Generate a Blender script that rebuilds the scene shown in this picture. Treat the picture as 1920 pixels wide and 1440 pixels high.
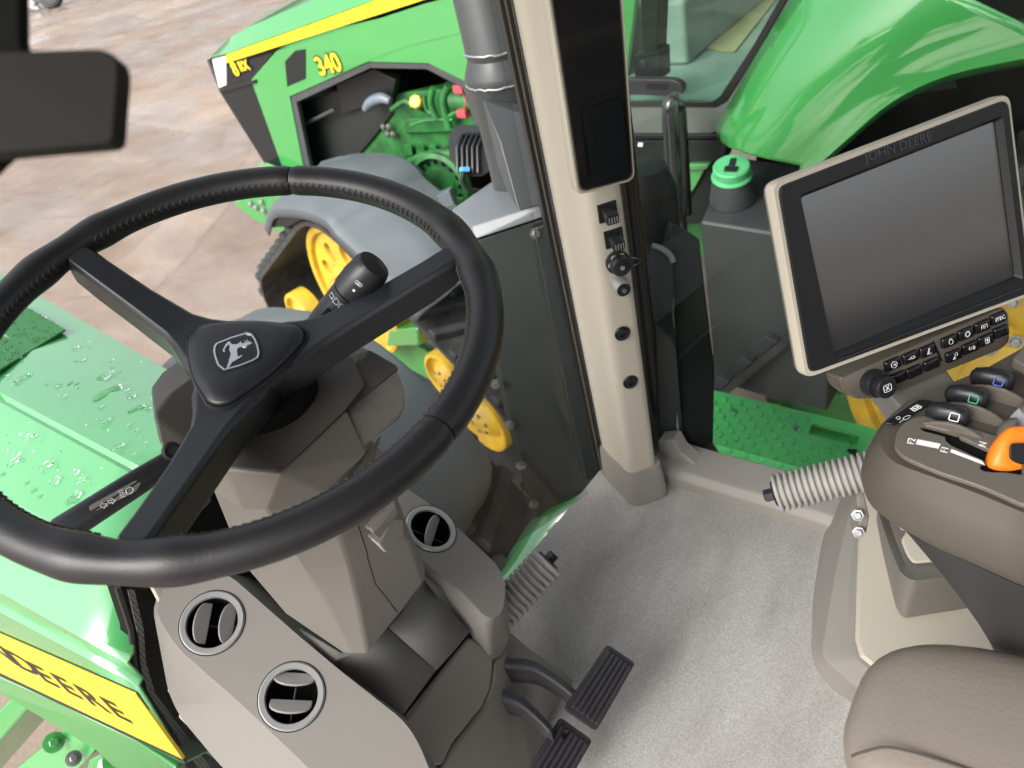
import bpy, bmesh, math, random
from mathutils import Vector, Matrix
random.seed(4)
R = math.radians
S = bpy.context.scene
COL = S.collection
for o in list(bpy.data.objects): bpy.data.objects.remove(o)

# ------------------------------------------------------------------ camera
CAM = Vector((-.23, 0, 1.12)); FPX = 1440.; PITCH, ROLL, YAW = R(-37), R(14.8), R(46)
_w = Vector((math.sin(YAW)*math.cos(PITCH), math.cos(YAW)*math.cos(PITCH), math.sin(PITCH)))
_r = Vector((math.cos(YAW), -math.sin(YAW), 0)); _u = _r.cross(_w)
CR = math.cos(ROLL)*_r - math.sin(ROLL)*_u; CU = math.cos(ROLL)*_u + math.sin(ROLL)*_r; CW = _w
cd = bpy.data.cameras.new('camera'); cam = bpy.data.objects.new('camera', cd); COL.objects.link(cam)
m = Matrix((CR, CU, -CW)).transposed().to_4x4(); m.translation = CAM; cam.matrix_world = m
cd.sensor_width = 36; cd.lens = 27; cd.clip_start = .02; cd.clip_end = 2000
cd.dof.use_dof = True; cd.dof.focus_distance = .85; cd.dof.aperture_fstop = 8.5
S.camera = cam

# ------------------------------------------------------------------ sky, sun, exposure
SUN_EL, SUN_AZ = R(42), R(-80)          # azimuth from +Y (tractor's forward) towards +X
wd = bpy.data.worlds.new('World'); S.world = wd; wd.use_nodes = True
nt = wd.node_tree; nt.nodes.clear()
sky = nt.nodes.new('ShaderNodeTexSky'); sky.sky_type = 'NISHITA'; sky.sun_disc = False
sky.sun_elevation = SUN_EL; sky.sun_rotation = SUN_AZ; sky.air_density = 1.0; sky.dust_density = 6.0; sky.ozone_density = 1.0
hs = nt.nodes.new('ShaderNodeHueSaturation'); hs.inputs['Saturation'].default_value = .30
bg = nt.nodes.new('ShaderNodeBackground'); bg.inputs[1].default_value = .15
wo = nt.nodes.new('ShaderNodeOutputWorld')
nt.links.new(sky.outputs[0], hs.inputs['Color']); nt.links.new(hs.outputs[0], bg.inputs[0]); nt.links.new(bg.outputs[0], wo.inputs[0])
sl = bpy.data.lights.new('sun', 'SUN'); sl.energy = 1.0; sl.angle = R(40); sl.color = (1, .96, .90)
so = bpy.data.objects.new('sun', sl); COL.objects.link(so)
sd = Vector((math.sin(SUN_AZ)*math.cos(SUN_EL), math.cos(SUN_AZ)*math.cos(SUN_EL), math.sin(SUN_EL)))
so.rotation_euler = (-sd).to_track_quat('-Z', 'Y').to_euler()
S.view_settings.view_transform = 'Standard'; S.view_settings.look = 'None'; S.view_settings.gamma = 1
S.view_settings.exposure = 1.22

# ------------------------------------------------------------------ pixel -> place
def ray(px, py): return CR*((px-960)/FPX) - CU*((py-720)/FPX) + CW
def T(px, py, t): return CAM + ray(px, py)*t
def Zp(px, py, z): d = ray(px, py); return CAM + d*((z-CAM.z)/d.z)
def Xp(px, py, x): d = ray(px, py); return CAM + d*((x-CAM.x)/d.x)
def Yp(px, py, y): d = ray(px, py); return CAM + d*((y-CAM.y)/d.y)
def PL(px, py, p, n): d = ray(px, py); return CAM + d*((Vector(p)-CAM).dot(n)/d.dot(n))

# ------------------------------------------------------------------ materials
MATS = {}
def mat(name, col, rough=.5, metal=0, coat=0, bump=0, bscale=200, var=0, vscale=6, spec=.5, btype='noise', dirt=None, emit=None, coatr=.05):
    if name in MATS: return MATS[name]
    ma = bpy.data.materials.new(name); ma.use_nodes = True; t = ma.node_tree; b = t.nodes['Principled BSDF']
    b.inputs['Base Color'].default_value = (*col, 1); b.inputs['Roughness'].default_value = rough
    b.inputs['Metallic'].default_value = metal; b.inputs['Coat Weight'].default_value = coat; b.inputs['Coat Roughness'].default_value = coatr
    b.inputs['Specular IOR Level'].default_value = spec
    tc = t.nodes.new('ShaderNodeTexCoord')
    if var or dirt:
        n = t.nodes.new('ShaderNodeTexNoise'); n.inputs['Scale'].default_value = vscale; n.inputs['Detail'].default_value = 6
        t.links.new(tc.outputs['Object'], n.inputs['Vector'])
        r = t.nodes.new('ShaderNodeValToRGB'); r.color_ramp.elements[0].position = .35; r.color_ramp.elements[1].position = .68
        c0 = dirt or tuple(c*(1-var) for c in col); r.color_ramp.elements[0].color = (*c0, 1)
        r.color_ramp.elements[1].color = (*(col if dirt else tuple(min(1, c*(1+var)) for c in col)), 1)
        t.links.new(n.outputs['Fac'], r.inputs[0]); t.links.new(r.outputs[0], b.inputs['Base Color'])
        rr = t.nodes.new('ShaderNodeMapRange'); rr.inputs['To Min'].default_value = min(1, rough*1.25); rr.inputs['To Max'].default_value = rough*.8
        t.links.new(n.outputs['Fac'], rr.inputs['Value']); t.links.new(rr.outputs[0], b.inputs['Roughness'])
    if bump:
        if btype == 'voronoi':
            n2 = t.nodes.new('ShaderNodeTexVoronoi'); n2.feature = 'SMOOTH_F1'; out = n2.outputs['Distance']
        else:
            n2 = t.nodes.new('ShaderNodeTexNoise'); n2.inputs['Detail'].default_value = 3; out = n2.outputs['Fac']
        n2.inputs['Scale'].default_value = bscale; t.links.new(tc.outputs['Object'], n2.inputs['Vector'])
        bp = t.nodes.new('ShaderNodeBump'); bp.inputs['Strength'].default_value = bump; bp.inputs['Distance'].default_value = .001
        t.links.new(out, bp.inputs['Height']); t.links.new(bp.outputs[0], b.inputs['Normal'])
    if emit: b.inputs['Emission Color'].default_value = (*emit, 1); b.inputs['Emission Strength'].default_value = 1
    MATS[name] = ma; return ma
GREEN = mat('green_paint', (.04, .27, .06), .30, coat=1, var=.06, vscale=2)
GREEN.node_tree.nodes['Principled BSDF'].inputs['Coat IOR'].default_value = 1.75
WETG = mat('wet_skytint_paint', (.06, .33, .10), .28, coat=1, var=.05, vscale=2)  # wet green, base paled to paint in part of the sky reflection
WETG.node_tree.nodes['Principled BSDF'].inputs['Coat IOR'].default_value = 2.1
GREEN2 = mat('green_dusty', (.045, .26, .06), .5, coat=.2, dirt=(.06, .2, .055), vscale=7)
GREENP = mat('green_platform', (.12, .72, .19), .4, dirt=(.14, .64, .21), vscale=30, bump=.15, bscale=150)  # green paint with skylight put into its base, as the deck is shaded
ENGINE = mat('engine_green', (.028, .20, .045), .5, dirt=(.015, .08, .02), vscale=9)
YEL = mat('yellow_paint', (.82, .58, .015), .38, coat=.4, var=.05)
YEL2 = mat('yellow_wheel', (.72, .46, .02), .5, dirt=(.42, .28, .05), vscale=7)
BEIGE = mat('beige_plastic', (.225, .211, .192), .55, bump=.12, bscale=900, var=.03)
BEIGEL = mat('pale_beige_trim', (.42, .385, .32), .5, bump=.08, bscale=900, var=.025)
BEIGED = mat('warm_grey_plastic', (.135, .124, .110), .5, bump=.12, bscale=900, var=.03)
DASH = mat('dash_plastic', (.172, .160, .147), .5, bump=.12, bscale=900, var=.03)
COWL = mat('dark_cowl_plastic', (.058, .052, .046), .48, bump=.12, bscale=900, var=.04)
BROWN = mat('brown_grey_plastic', (.075, .064, .052), .42, bump=.1, bscale=900, var=.04)
BROWNL = mat('satin_bronze_plastic', (.115, .102, .086), .38, bump=.06, bscale=900)
TROUGH = mat('dark_grey_trim', (.125, .121, .115), .5, bump=.12, bscale=900, var=.04)
BLACK = mat('black_plastic', (.010, .011, .0125), .45, bump=.08, bscale=700, spec=.35)
BLACKS = mat('black_satin', (.0115, .0125, .0155), .34, bump=.05, bscale=900, spec=.4)
BLACKG = mat('gloss_black', (.008, .008, .009), .12)
BLACKM = mat('flat_black', (.005, .0055, .0055), .8, spec=.12)
RUB = mat('black_rubber', (.018, .018, .019), .65, dirt=(.05, .05, .05), vscale=14, bump=.3, bscale=60)
TREAD = mat('dusty_rubber', (.05, .054, .06), .7, dirt=(.022, .023, .026), vscale=10, bump=.4, bscale=60)
LEATHER = mat('wheel_leather', (.010, .010, .0115), .40, spec=.42, bump=.09, bscale=600, btype='voronoi')
SEATL = mat('seat_leather', (.185, .162, .138), .36, bump=.3, bscale=260, btype='voronoi', var=.06, vscale=9)
CHAR = mat('charcoal_paint', (.055, .06, .064), .42, coat=.15, dirt=(.042, .046, .049), vscale=8)
CHARD = mat('dark_charcoal_paint', (.015, .0195, .0185), .48, spec=.35, dirt=(.010, .0135, .013), vscale=6)
FEND = mat('grey_fender_plastic', (.105, .12, .135), .48, dirt=(.085, .10, .115), vscale=5, bump=.15, bscale=500)
STEEL = mat('zinc_steel', (.34, .35, .36), .38, metal=.9, dirt=(.24, .24, .24), vscale=60)
SILVER = mat('silver_plastic', (.30, .30, .30), .32, metal=.4)
CHROME = mat('chrome_emblem', (.85, .86, .88), .15, metal=1)
WHITE = mat('white_print', (.8, .8, .8), .5)
INK = mat('black_print', (.012, .012, .012), .5)
ORANGE = mat('orange_plastic', (.80, .20, .01), .38, bump=.05, bscale=300, var=.05)
RED = mat('red_plastic', (.5, .06, .08), .5)
BLUE = mat('blue_clip', (.05, .25, .45), .5)
CARD = mat('cardboard', (.52, .41, .25), .9, var=.08, vscale=8)
GREYIN = mat('grey_cab_lining', (.33, .35, .34), .8, var=.08, vscale=8)
LAMP = mat('lamp_lens', (.7, .72, .72), .08, coat=1)
SEAL = mat('window_seal_rubber', (.006, .007, .007), .4)
SCREENM = mat('matte_touch_screen', (.012, .0125, .014), .32, spec=.6, coat=1, coatr=.2)
SCREENM.node_tree.nodes['Principled BSDF'].inputs['Coat IOR'].default_value = 2.7
SCREENK = mat('dark_corner_screen', (.004, .005, .006), .2)

def carpet_mat():
    ma = bpy.data.materials.new('carpet'); ma.use_nodes = True; t = ma.node_tree; b = t.nodes['Principled BSDF']
    tc = t.nodes.new('ShaderNodeTexCoord')
    n = t.nodes.new('ShaderNodeTexNoise'); n.inputs['Scale'].default_value = 420; n.inputs['Detail'].default_value = 5
    mp = t.nodes.new('ShaderNodeMapping'); mp.inputs['Scale'].default_value = (1, 2.6, 1); mp.inputs['Rotation'].default_value = (0, 0, R(35))
    n2 = t.nodes.new('ShaderNodeTexNoise'); n2.inputs['Scale'].default_value = 4.5; n2.inputs['Detail'].default_value = 5
    t.links.new(tc.outputs['Object'], n.inputs['Vector']); t.links.new(tc.outputs['Object'], mp.inputs['Vector']); t.links.new(mp.outputs[0], n2.inputs['Vector'])
    r1 = t.nodes.new('ShaderNodeValToRGB'); r1.color_ramp.elements[0].position = .3; r1.color_ramp.elements[1].position = .7
    r1.color_ramp.elements[0].color = (.265, .26, .25, 1); r1.color_ramp.elements[1].color = (.40, .392, .38, 1)
    r2 = t.nodes.new('ShaderNodeValToRGB'); r2.color_ramp.elements[0].position = .38; r2.color_ramp.elements[1].position = .62
    r2.color_ramp.elements[0].color = (.80, .79, .78, 1); r2.color_ramp.elements[1].color = (1, 1, 1, 1)
    mx = t.nodes.new('ShaderNodeMix'); mx.data_type = 'RGBA'; mx.blend_type = 'MULTIPLY'; mx.inputs[0].default_value = 1
    t.links.new(n.outputs['Fac'], r1.inputs[0]); t.links.new(n2.outputs['Fac'], r2.inputs[0])
    t.links.new(r1.outputs[0], mx.inputs[6]); t.links.new(r2.outputs[0], mx.inputs[7]); t.links.new(mx.outputs[2], b.inputs['Base Color'])
    b.inputs['Roughness'].default_value = .95; b.inputs['Specular IOR Level'].default_value = .1
    bp = t.nodes.new('ShaderNodeBump'); bp.inputs['Strength'].default_value = .35; bp.inputs['Distance'].default_value = .0012
    t.links.new(n.outputs['Fac'], bp.inputs['Height']); t.links.new(bp.outputs[0], b.inputs['Normal'])
    return ma
CARPET = carpet_mat()

def ground_mat():
    ma = bpy.data.materials.new('wet_concrete_ground'); ma.use_nodes = True; t = ma.node_tree; b = t.nodes['Principled BSDF']
    L = t.links.new; N = t.nodes.new
    tc = N('ShaderNodeTexCoord')
    def noise(scale, detail, sc=(1, 1, 1), rot=0, dist=0):
        mp = N('ShaderNodeMapping'); mp.inputs['Scale'].default_value = sc; mp.inputs['Rotation'].default_value = (0, 0, rot)
        n = N('ShaderNodeTexNoise'); n.inputs['Scale'].default_value = scale; n.inputs['Detail'].default_value = detail; n.inputs['Distortion'].default_value = dist
        n.inputs['Roughness'].default_value = .65
        L(tc.outputs['Object'], mp.inputs['Vector']); L(mp.outputs[0], n.inputs['Vector']); return n
    def ramp(src, stops):
        r = N('ShaderNodeValToRGB'); e = r.color_ramp.elements
        e[0].position, e[0].color = stops[0][0], (*stops[0][1], 1); e[1].position, e[1].color = stops[-1][0], (*stops[-1][1], 1)
        for p, c in stops[1:-1]: k = e.new(p); k.color = (*c, 1)
        L(src, r.inputs[0]); return r
    def mix(a, bb, fac, mode='MIX'):
        mx = N('ShaderNodeMix'); mx.data_type = 'RGBA'; mx.blend_type = mode
        if isinstance(fac, float): mx.inputs[0].default_value = fac
        else: L(fac, mx.inputs[0])
        L(a, mx.inputs[6]); L(bb, mx.inputs[7]); return mx.outputs[2]
    base = ramp(noise(.55, 8, dist=.6).outputs['Fac'], [(.32, (.215, .155, .118)), (.48, (.265, .20, .158)), (.66, (.315, .255, .21))])
    streak = ramp(noise(1.8, 9, (1, .4, 1), R(28), .7).outputs['Fac'], [(.36, (.84, .80, .77)), (.52, (.99, .98, .97)), (.66, (1.2, 1.19, 1.18))])
    col = mix(base.outputs[0], streak.outputs[0], .85, 'MULTIPLY')
    fine = ramp(noise(40, 6).outputs['Fac'], [(.3, (.72, .70, .68)), (.7, (1.2, 1.2, 1.2))])
    col = mix(col, fine.outputs[0], .6, 'MULTIPLY')
    # patch repairs and cracks
    v = N('ShaderNodeTexVoronoi'); v.feature = 'DISTANCE_TO_EDGE'; v.inputs['Scale'].default_value = .34
    nm = noise(1.6, 5); va = N('ShaderNodeVectorMath'); va.operation = 'MULTIPLY_ADD'; va.inputs[1].default_value = (.35, .35, 0)
    L(nm.outputs['Color'], va.inputs[0]); L(tc.outputs['Object'], va.inputs[2]); L(va.outputs[0], v.inputs['Vector'])
    cr = ramp(v.outputs['Distance'], [(.0, (.55, .5, .45)), (.006, (1, 1, 1))])
    col = mix(col, cr.outputs[0], .5, 'MULTIPLY')
    v2 = N('ShaderNodeTexVoronoi'); v2.inputs['Scale'].default_value = .34; L(va.outputs[0], v2.inputs['Vector'])
    pr = ramp(v2.outputs['Color'], [(.2, (.80, .80, .80)), (.8, (1.12, 1.12, 1.12))])
    col = mix(col, pr.outputs[0], .7, 'MULTIPLY')
    L(col, b.inputs['Base Color'])
    wet = ramp(noise(.8, 7, (1, .6, 1), R(28), .8).outputs['Fac'], [(.42, (.16, .16, .16)), (.60, (.75, .75, .75))])
    L(wet.outputs[0], b.inputs['Roughness'])
    bp = N('ShaderNodeBump'); bp.inputs['Strength'].default_value = .22; bp.inputs['Distance'].default_value = .006
    L(noise(14, 8).outputs['Fac'], bp.inputs['Height']); L(bp.outputs[0], b.inputs['Normal'])
    return ma

def glass_mat(name, tint, refl=1.0):
    ma = bpy.data.materials.new(name); ma.use_nodes = True; t = ma.node_tree; t.nodes.clear()
    o = t.nodes.new('ShaderNodeOutputMaterial'); mx = t.nodes.new('ShaderNodeMixShader')
    tr = t.nodes.new('ShaderNodeBsdfTransparent'); tr.inputs[0].default_value = (*tint, 1)
    gl = t.nodes.new('ShaderNodeBsdfGlossy'); gl.inputs['Roughness'].default_value = .0; gl.inputs[0].default_value = (refl, refl, refl, 1)
    lw = t.nodes.new('ShaderNodeLayerWeight'); lw.inputs[0].default_value = .5
    pw = t.nodes.new('ShaderNodeMath'); pw.operation = 'POWER'; pw.inputs[1].default_value = 4.5; t.links.new(lw.outputs['Facing'], pw.inputs[0])
    mr = t.nodes.new('ShaderNodeMapRange'); mr.inputs['To Min'].default_value = .016; mr.inputs['To Max'].default_value = .6; t.links.new(pw.outputs[0], mr.inputs['Value'])
    t.links.new(mr.outputs[0], mx.inputs[0]); t.links.new(tr.outputs[0], mx.inputs[1]); t.links.new(gl.outputs[0], mx.inputs[2])
    tc = t.nodes.new('ShaderNodeTexCoord'); v = t.nodes.new('ShaderNodeTexVoronoi'); v.inputs['Scale'].default_value = 55; t.links.new(tc.outputs['Object'], v.inputs['Vector'])
    n = t.nodes.new('ShaderNodeTexNoise'); n.inputs['Scale'].default_value = 7; n.inputs['Detail'].default_value = 5; t.links.new(tc.outputs['Object'], n.inputs['Vector'])
    r1 = t.nodes.new('ShaderNodeMapRange'); r1.inputs['From Min'].default_value = .075; r1.inputs['From Max'].default_value = .03; t.links.new(v.outputs['Distance'], r1.inputs['Value'])
    r2 = t.nodes.new('ShaderNodeMapRange'); r2.inputs['From Min'].default_value = .56; r2.inputs['From Max'].default_value = .72; r2.inputs['To Max'].default_value = .5; t.links.new(n.outputs['Fac'], r2.inputs['Value'])
    mu = t.nodes.new('ShaderNodeMath'); mu.operation = 'MULTIPLY'; t.links.new(r1.outputs[0], mu.inputs[0]); t.links.new(r2.outputs[0], mu.inputs[1])
    df = t.nodes.new('ShaderNodeBsdfDiffuse'); df.inputs[0].default_value = (.6, .58, .54, 1)
    m2 = t.nodes.new('ShaderNodeMixShader'); t.links.new(mu.outputs[0], m2.inputs[0]); t.links.new(mx.outputs[0], m2.inputs[1]); t.links.new(df.outputs[0], m2.inputs[2]); t.links.new(m2.outputs[0], o.inputs[0])
    MATS[name] = ma; return ma
GL_FRONT = glass_mat('windshield_glass', (.985, .99, .985), .10)
GL_SIDE = glass_mat('tinted_side_glass', (.95, .975, .96), .25)
GL_FAR = glass_mat('green_cab_glass', (.72, .86, .79), .8)
DROP = None

# ------------------------------------------------------------------ object helpers
ORG = {}
def tag(o, label=None, cat=None, group=None, kind=None):
    if label: o['label'] = label
    if cat: o['category'] = cat
    if group: o['group'] = group
    if kind: o['kind'] = kind
    return o
def thing(name, label, cat, loc, group=None):
    o = bpy.data.objects.new(name, None); COL.objects.link(o); o.location = loc; o.empty_display_size = .05
    ORG[o] = Vector(loc); return tag(o, label, cat, group)
def link(name, me, ma, parent=None):
    o = bpy.data.objects.new(name, me); COL.objects.link(o)
    if ma is not None and not me.materials: me.materials.append(ma)
    if parent is not None: o.parent = parent; ORG[o] = ORG[parent].copy()
    else: ORG[o] = Vector((0, 0, 0))
    return o
def mk(name, vs, fs, ma, parent=None, smooth=True, bevel=0, seg=2, solid=0, sub=0, ang=32, off=-1, label=None):
    org = ORG[parent] if parent is not None else Vector((0, 0, 0))
    if parent is None:
        org = sum((Vector(v) for v in vs), Vector())/len(vs)
    me = bpy.data.meshes.new(name); me.from_pydata([tuple(Vector(v)-org) for v in vs], [], fs); me.update()
    bm = bmesh.new(); bm.from_mesh(me)
    bmesh.ops.remove_doubles(bm, verts=bm.verts, dist=1e-5)
    bmesh.ops.recalc_face_normals(bm, faces=bm.faces); bm.to_mesh(me); bm.free()
    if smooth:
        me.polygons.foreach_set('use_smooth', [True]*len(me.polygons))
        if not sub: me.set_sharp_from_angle(angle=R(ang))
    o = link(name, me, ma, parent)
    if parent is None: o.location = org; ORG[o] = org
    if solid: s = o.modifiers.new('s', 'SOLIDIFY'); s.thickness = solid; s.offset = off
    if bevel:
        b = o.modifiers.new('b', 'BEVEL'); b.width = bevel; b.segments = seg; b.limit_method = 'ANGLE'; b.angle_limit = R(ang); b.harden_normals = True
    if sub: s = o.modifiers.new('u', 'SUBSURF'); s.levels = sub; s.render_levels = sub
    if label: o['label'] = label
    return o
def prism_vf(poly, vec):
    n = len(poly); vec = Vector(vec); vs = [Vector(p) for p in poly] + [Vector(p)+vec for p in poly]
    fs = [tuple(range(n)), tuple(range(2*n-1, n-1, -1))] + [(i, (i+1) % n, n+(i+1) % n, n+i) for i in range(n)]
    return vs, fs
def prism(name, poly, vec, ma, parent=None, **k):
    vs, fs = prism_vf(poly, vec); return mk(name, vs, fs, ma, parent, **k)
def loft_vf(rings, closed=True, cap=True):
    n = len(rings[0]); vs = [Vector(p) for r in rings for p in r]; fs = []
    for i in range(len(rings)-1):
        for j in range(n if closed else n-1):
            a, b = i*n+j, i*n+(j+1) % n; fs.append((a, b, b+n, a+n))
    if cap and closed: fs.append(tuple(range(n-1, -1, -1))); fs.append(tuple(range((len(rings)-1)*n, len(rings)*n)))
    return vs, fs
def loft(name, rings, ma, parent=None, closed=True, cap=True, **k):
    vs, fs = loft_vf(rings, closed, cap); return mk(name, vs, fs, ma, parent, **k)
def basis(d):
    d = Vector(d).normalized(); a = Vector((0, 0, 1)) if abs(d.z) < .9 else Vector((1, 0, 0))
    x = a.cross(d).normalized(); return x, d.cross(x), d
def tube_vf(path, rad, n=12, closed=False):
    path = [Vector(p) for p in path]; k = len(path); rings = []
    x = None
    for i in range(k):
        if closed: d = path[(i+1) % k]-path[i-1]
        else: d = path[min(i+1, k-1)]-path[max(i-1, 0)]
        d.normalize()
        if x is None: x = basis(d)[0]
        x = (x-d*x.dot(d)).normalized(); y = d.cross(x)
        r = rad[i] if isinstance(rad, (list, tuple)) else rad
        rings.append([path[i]+(x*math.cos(2*math.pi*j/n)+y*math.sin(2*math.pi*j/n))*r for j in range(n)])
    if closed: rings.append(rings[0])
    return loft_vf(rings, True, not closed)
def tube(name, path, rad, ma, parent=None, n=12, closed=False, **k):
    vs, fs = tube_vf(path, rad, n, closed); return mk(name, vs, fs, ma, parent, ang=k.pop('ang', 50), **k)
def smoothpath(p, n=8):
    p = [Vector(q) for q in p]; out = []
    for i in range(len(p)-1):
        a, b, c, d = p[max(i-1, 0)], p[i], p[i+1], p[min(i+2, len(p)-1)]
        for j in range(n):
            t = j/n; out.append(.5*((2*b)+(c-a)*t+(2*a-5*b+4*c-d)*t*t+(3*b-a-3*c+d)*t**3))
    out.append(p[-1]); return out
def lathe_vf(prof, o, d, n=32, cap=True):
    x, y, z = basis(d); o = Vector(o); rings = []
    for r, h in prof: rings.append([o+z*h+(x*math.cos(2*math.pi*j/n)+y*math.sin(2*math.pi*j/n))*max(r, 1e-5) for j in range(n)])
    return loft_vf(rings, True, cap)
def lathe(name, prof=None, o=None, d=None, ma=None, parent=None, n=32, cap=True, **k):
    vs, fs = lathe_vf(prof, o, d, n, cap); return mk(name, vs, fs, ma, parent, **k)
class Fr:
    def __init__(s, o, x, y, z=None):
        s.o = Vector(o); s.x = Vector(x).normalized(); y = Vector(y); s.y = (y-s.x*y.dot(s.x)).normalized(); s.z = s.x.cross(s.y)
    def __call__(s, u, v, w=0): return s.o+s.x*u+s.y*v+s.z*w
    def inv(s, p): d = Vector(p)-s.o; return d.dot(s.x), d.dot(s.y), d.dot(s.z)
    def px(s, a, b, w=0): return PL(a, b, s.o+s.z*w, s.z)
def rrect(w, h, r, n=4, cx=0, cy=0):
    out = []
    for sx, sy, a0 in ((1, 1, 0), (-1, 1, 90), (-1, -1, 180), (1, -1, 270)):
        for i in range(n+1):
            a = R(a0+90*i/n); out.append((cx+sx*(w/2-r)+r*math.cos(a), cy+sy*(h/2-r)+r*math.sin(a)))
    return out
def rpoly(pts, r, n=3):
    """round the corners of a 3-D polygon"""
    pts = [Vector(p) for p in pts]; out = []
    for i, p in enumerate(pts):
        a = (pts[i-1]-p); b = (pts[(i+1) % len(pts)]-p); k = min(r, a.length*.45, b.length*.45)
        a.normalize(); b.normalize(); p0, p1 = p+a*k, p+b*k
        for j in range(n+1):
            t = j/n; out.append(p0*(1-t)**2+p*2*t*(1-t)+p1*t*t)
    return out
def box_vf(f, u0, u1, v0, v1, w0, w1):
    c = [f(u, v, w) for w in (w0, w1) for u, v in ((u0, v0), (u1, v0), (u1, v1), (u0, v1))]
    return c, [(3, 2, 1, 0), (4, 5, 6, 7), (0, 1, 5, 4), (1, 2, 6, 5), (2, 3, 7, 6), (3, 0, 4, 7)]
def box(name, f, u0, u1, v0, v1, w0, w1, ma, parent=None, **k):
    vs, fs = box_vf(f, u0, u1, v0, v1, w0, w1); return mk(name, vs, fs, ma, parent, **k)
WORLD = Fr((0, 0, 0), (1, 0, 0), (0, 1, 0))
def join_vf(lst):
    vs, fs = [], []
    for a, b in lst:
        k = len(vs); vs += a; fs += [tuple(i+k for i in q) for q in b]
    return vs, fs
def text(name, s, fn, size, ma, parent, depth=.0004, align='CENTER', bold=0):
    """fn maps (u, v, w) to a place"""
    c = bpy.data.curves.new(name, 'FONT'); c.body = s; c.size = size; c.extrude = depth; c.align_x = align; c.align_y = 'CENTER'; c.resolution_u = 3; c.offset = bold
    o = bpy.data.objects.new('tmp', c); COL.objects.link(o); dg = bpy.context.evaluated_depsgraph_get(); dg.update()
    me = bpy.data.meshes.new_from_object(o.evaluated_get(dg)); bpy.data.objects.remove(o)
    org = ORG[parent]
    for v in me.vertices: v.co = fn(*v.co)-org
    me.name = name; me.materials.clear(); return link(name, me, ma, parent)
def bolt(name, p, d, r, ma, parent, h=None):
    h = h or r*.9
    return lathe(name, [(r*1.5, 0), (r*1.5, h*.22), (r, h*.25), (r, h*.9), (r*.8, h)], p, d, ma, parent, n=6 if r > .006 else 6, smooth=False)
def plate(name, outer, holes, vec, ma, parent=None, **k):
    """flat plate with through holes: fill, then extrude by vec"""
    bm = bmesh.new(); loops = []
    for lp in [outer]+holes:
        v = [bm.verts.new(p) for p in lp]; loops.append(v)
        for i in range(len(v)): bm.edges.new((v[i], v[(i+1) % len(v)]))
    bmesh.ops.triangle_fill(bm, use_beauty=True, edges=bm.edges[:])
    fr = bm.faces[:]
    r = bmesh.ops.extrude_face_region(bm, geom=fr)
    bmesh.ops.translate(bm, vec=Vector(vec), verts=[g for g in r['geom'] if isinstance(g, bmesh.types.BMVert)])
    bmesh.ops.dissolve_limit(bm, angle_limit=R(1), verts=bm.verts[:], edges=bm.edges[:])
    bm.verts.index_update(); vs = [v.co.copy() for v in bm.verts]; fs = [tuple(v.index for v in f.verts) for f in bm.faces]; bm.free()
    return mk(name, vs, fs, ma, parent, **k)
def hull(name, pts, ma, parent=None, **k):
    bm = bmesh.new()
    for p in pts: bm.verts.new(p)
    bmesh.ops.convex_hull(bm, input=bm.verts[:])
    for v in [v for v in bm.verts if not v.link_faces]: bm.verts.remove(v)
    bmesh.ops.dissolve_limit(bm, angle_limit=R(6), verts=bm.verts[:], edges=bm.edges[:])
    bm.verts.index_update(); vs = [v.co.copy() for v in bm.verts]; fs = [tuple(v.index for v in f.verts) for f in bm.faces]; bm.free()
    return mk(name, vs, fs, ma, parent, **k)
def circle(f, u, v, r, n=32, w=0): return [f(u+r*math.cos(2*math.pi*i/n), v+r*math.sin(2*math.pi*i/n), w) for i in range(n)]
def up(p, px, py):
    """the point above p that is seen at (px, py): nearest to the ray on the upright through p"""
    d = ray(px, py); w = CAM-Vector(p); k = Vector((0, 0, 1))
    a, b, c, e, g = d.dot(d), d.dot(k), 1., d.dot(w), k.dot(w); s = (a*g-b*e)/(a*c-b*b)
    t = (b*g-c*e)/(a*c-b*b); return CAM+d*t
def tpx(lst): return [T(*q) for q in lst]

# ================================================================== SETTING
GZ = -1.8
gm = ground_mat()
g = mk('ground', [(-400, -400, GZ), (400, -400, GZ), (400, 400, GZ), (-400, 400, GZ)], [(0, 1, 2, 3)], gm); tag(g, kind='structure')
fl = prism('cab_floor', [(-.62, -.75, 0), (.74, -.75, 0), (.735, .5, 0), (.70, .60, 0), Zp(1128, 878, 0), Zp(1040, 985, 0), Zp(952, 1085, 0), (.30, .78, 0), (-.3, .82, 0), (-.62, .70, 0)], (0, 0, -.05), CARPET); tag(fl, kind='structure')
rf = box('cab_roof', WORLD, -.82, .82, -1.3, .88, 1.70, 1.86, BEIGE, bevel=.04); tag(rf, kind='structure')
rw = box('cab_rear_wall', WORLD, -.70, .74, -.90, -.84, -.05, .62, BLACK, bevel=.01); tag(rw, kind='structure')

# ------------------------------------------------------------------ right sill
o = thing('window_sill', 'beige moulded sill along the foot of the tinted side window', 'sill', (.74, .2, 0))
prof = [(.690, 0), (.692, .022), (.705, .034), (.742, .040), (.775, .040), (.775, -.03), (.690, -.03)]
rings = []
for y in (.585, .5, .3, 0, -.4, -.8): rings.append([Vector((x+.002*math.sin(y*9), y, z)) for x, z in prof])
loft('sill_moulding', rings, BEIGE, o, bevel=.004, ang=25)
prism('corner_riser', [Xp(1236, 880, .725), Xp(1232, 828, .725), Xp(1262, 826, .725), Xp(1276, 850, .725), Xp(1310, 876, .725), Xp(1305, 890, .725)], (.035, 0, 0), BEIGE, o, bevel=.005, seg=3)
s = [Xp(1187, 400, .775), Xp(1210, 600, .775), Xp(1232, 770, .775), Xp(1256, 832, .775), Xp(1300, 862, .775), Xp(1440, 912, .775), Xp(1600, 960, .775)]
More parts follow.
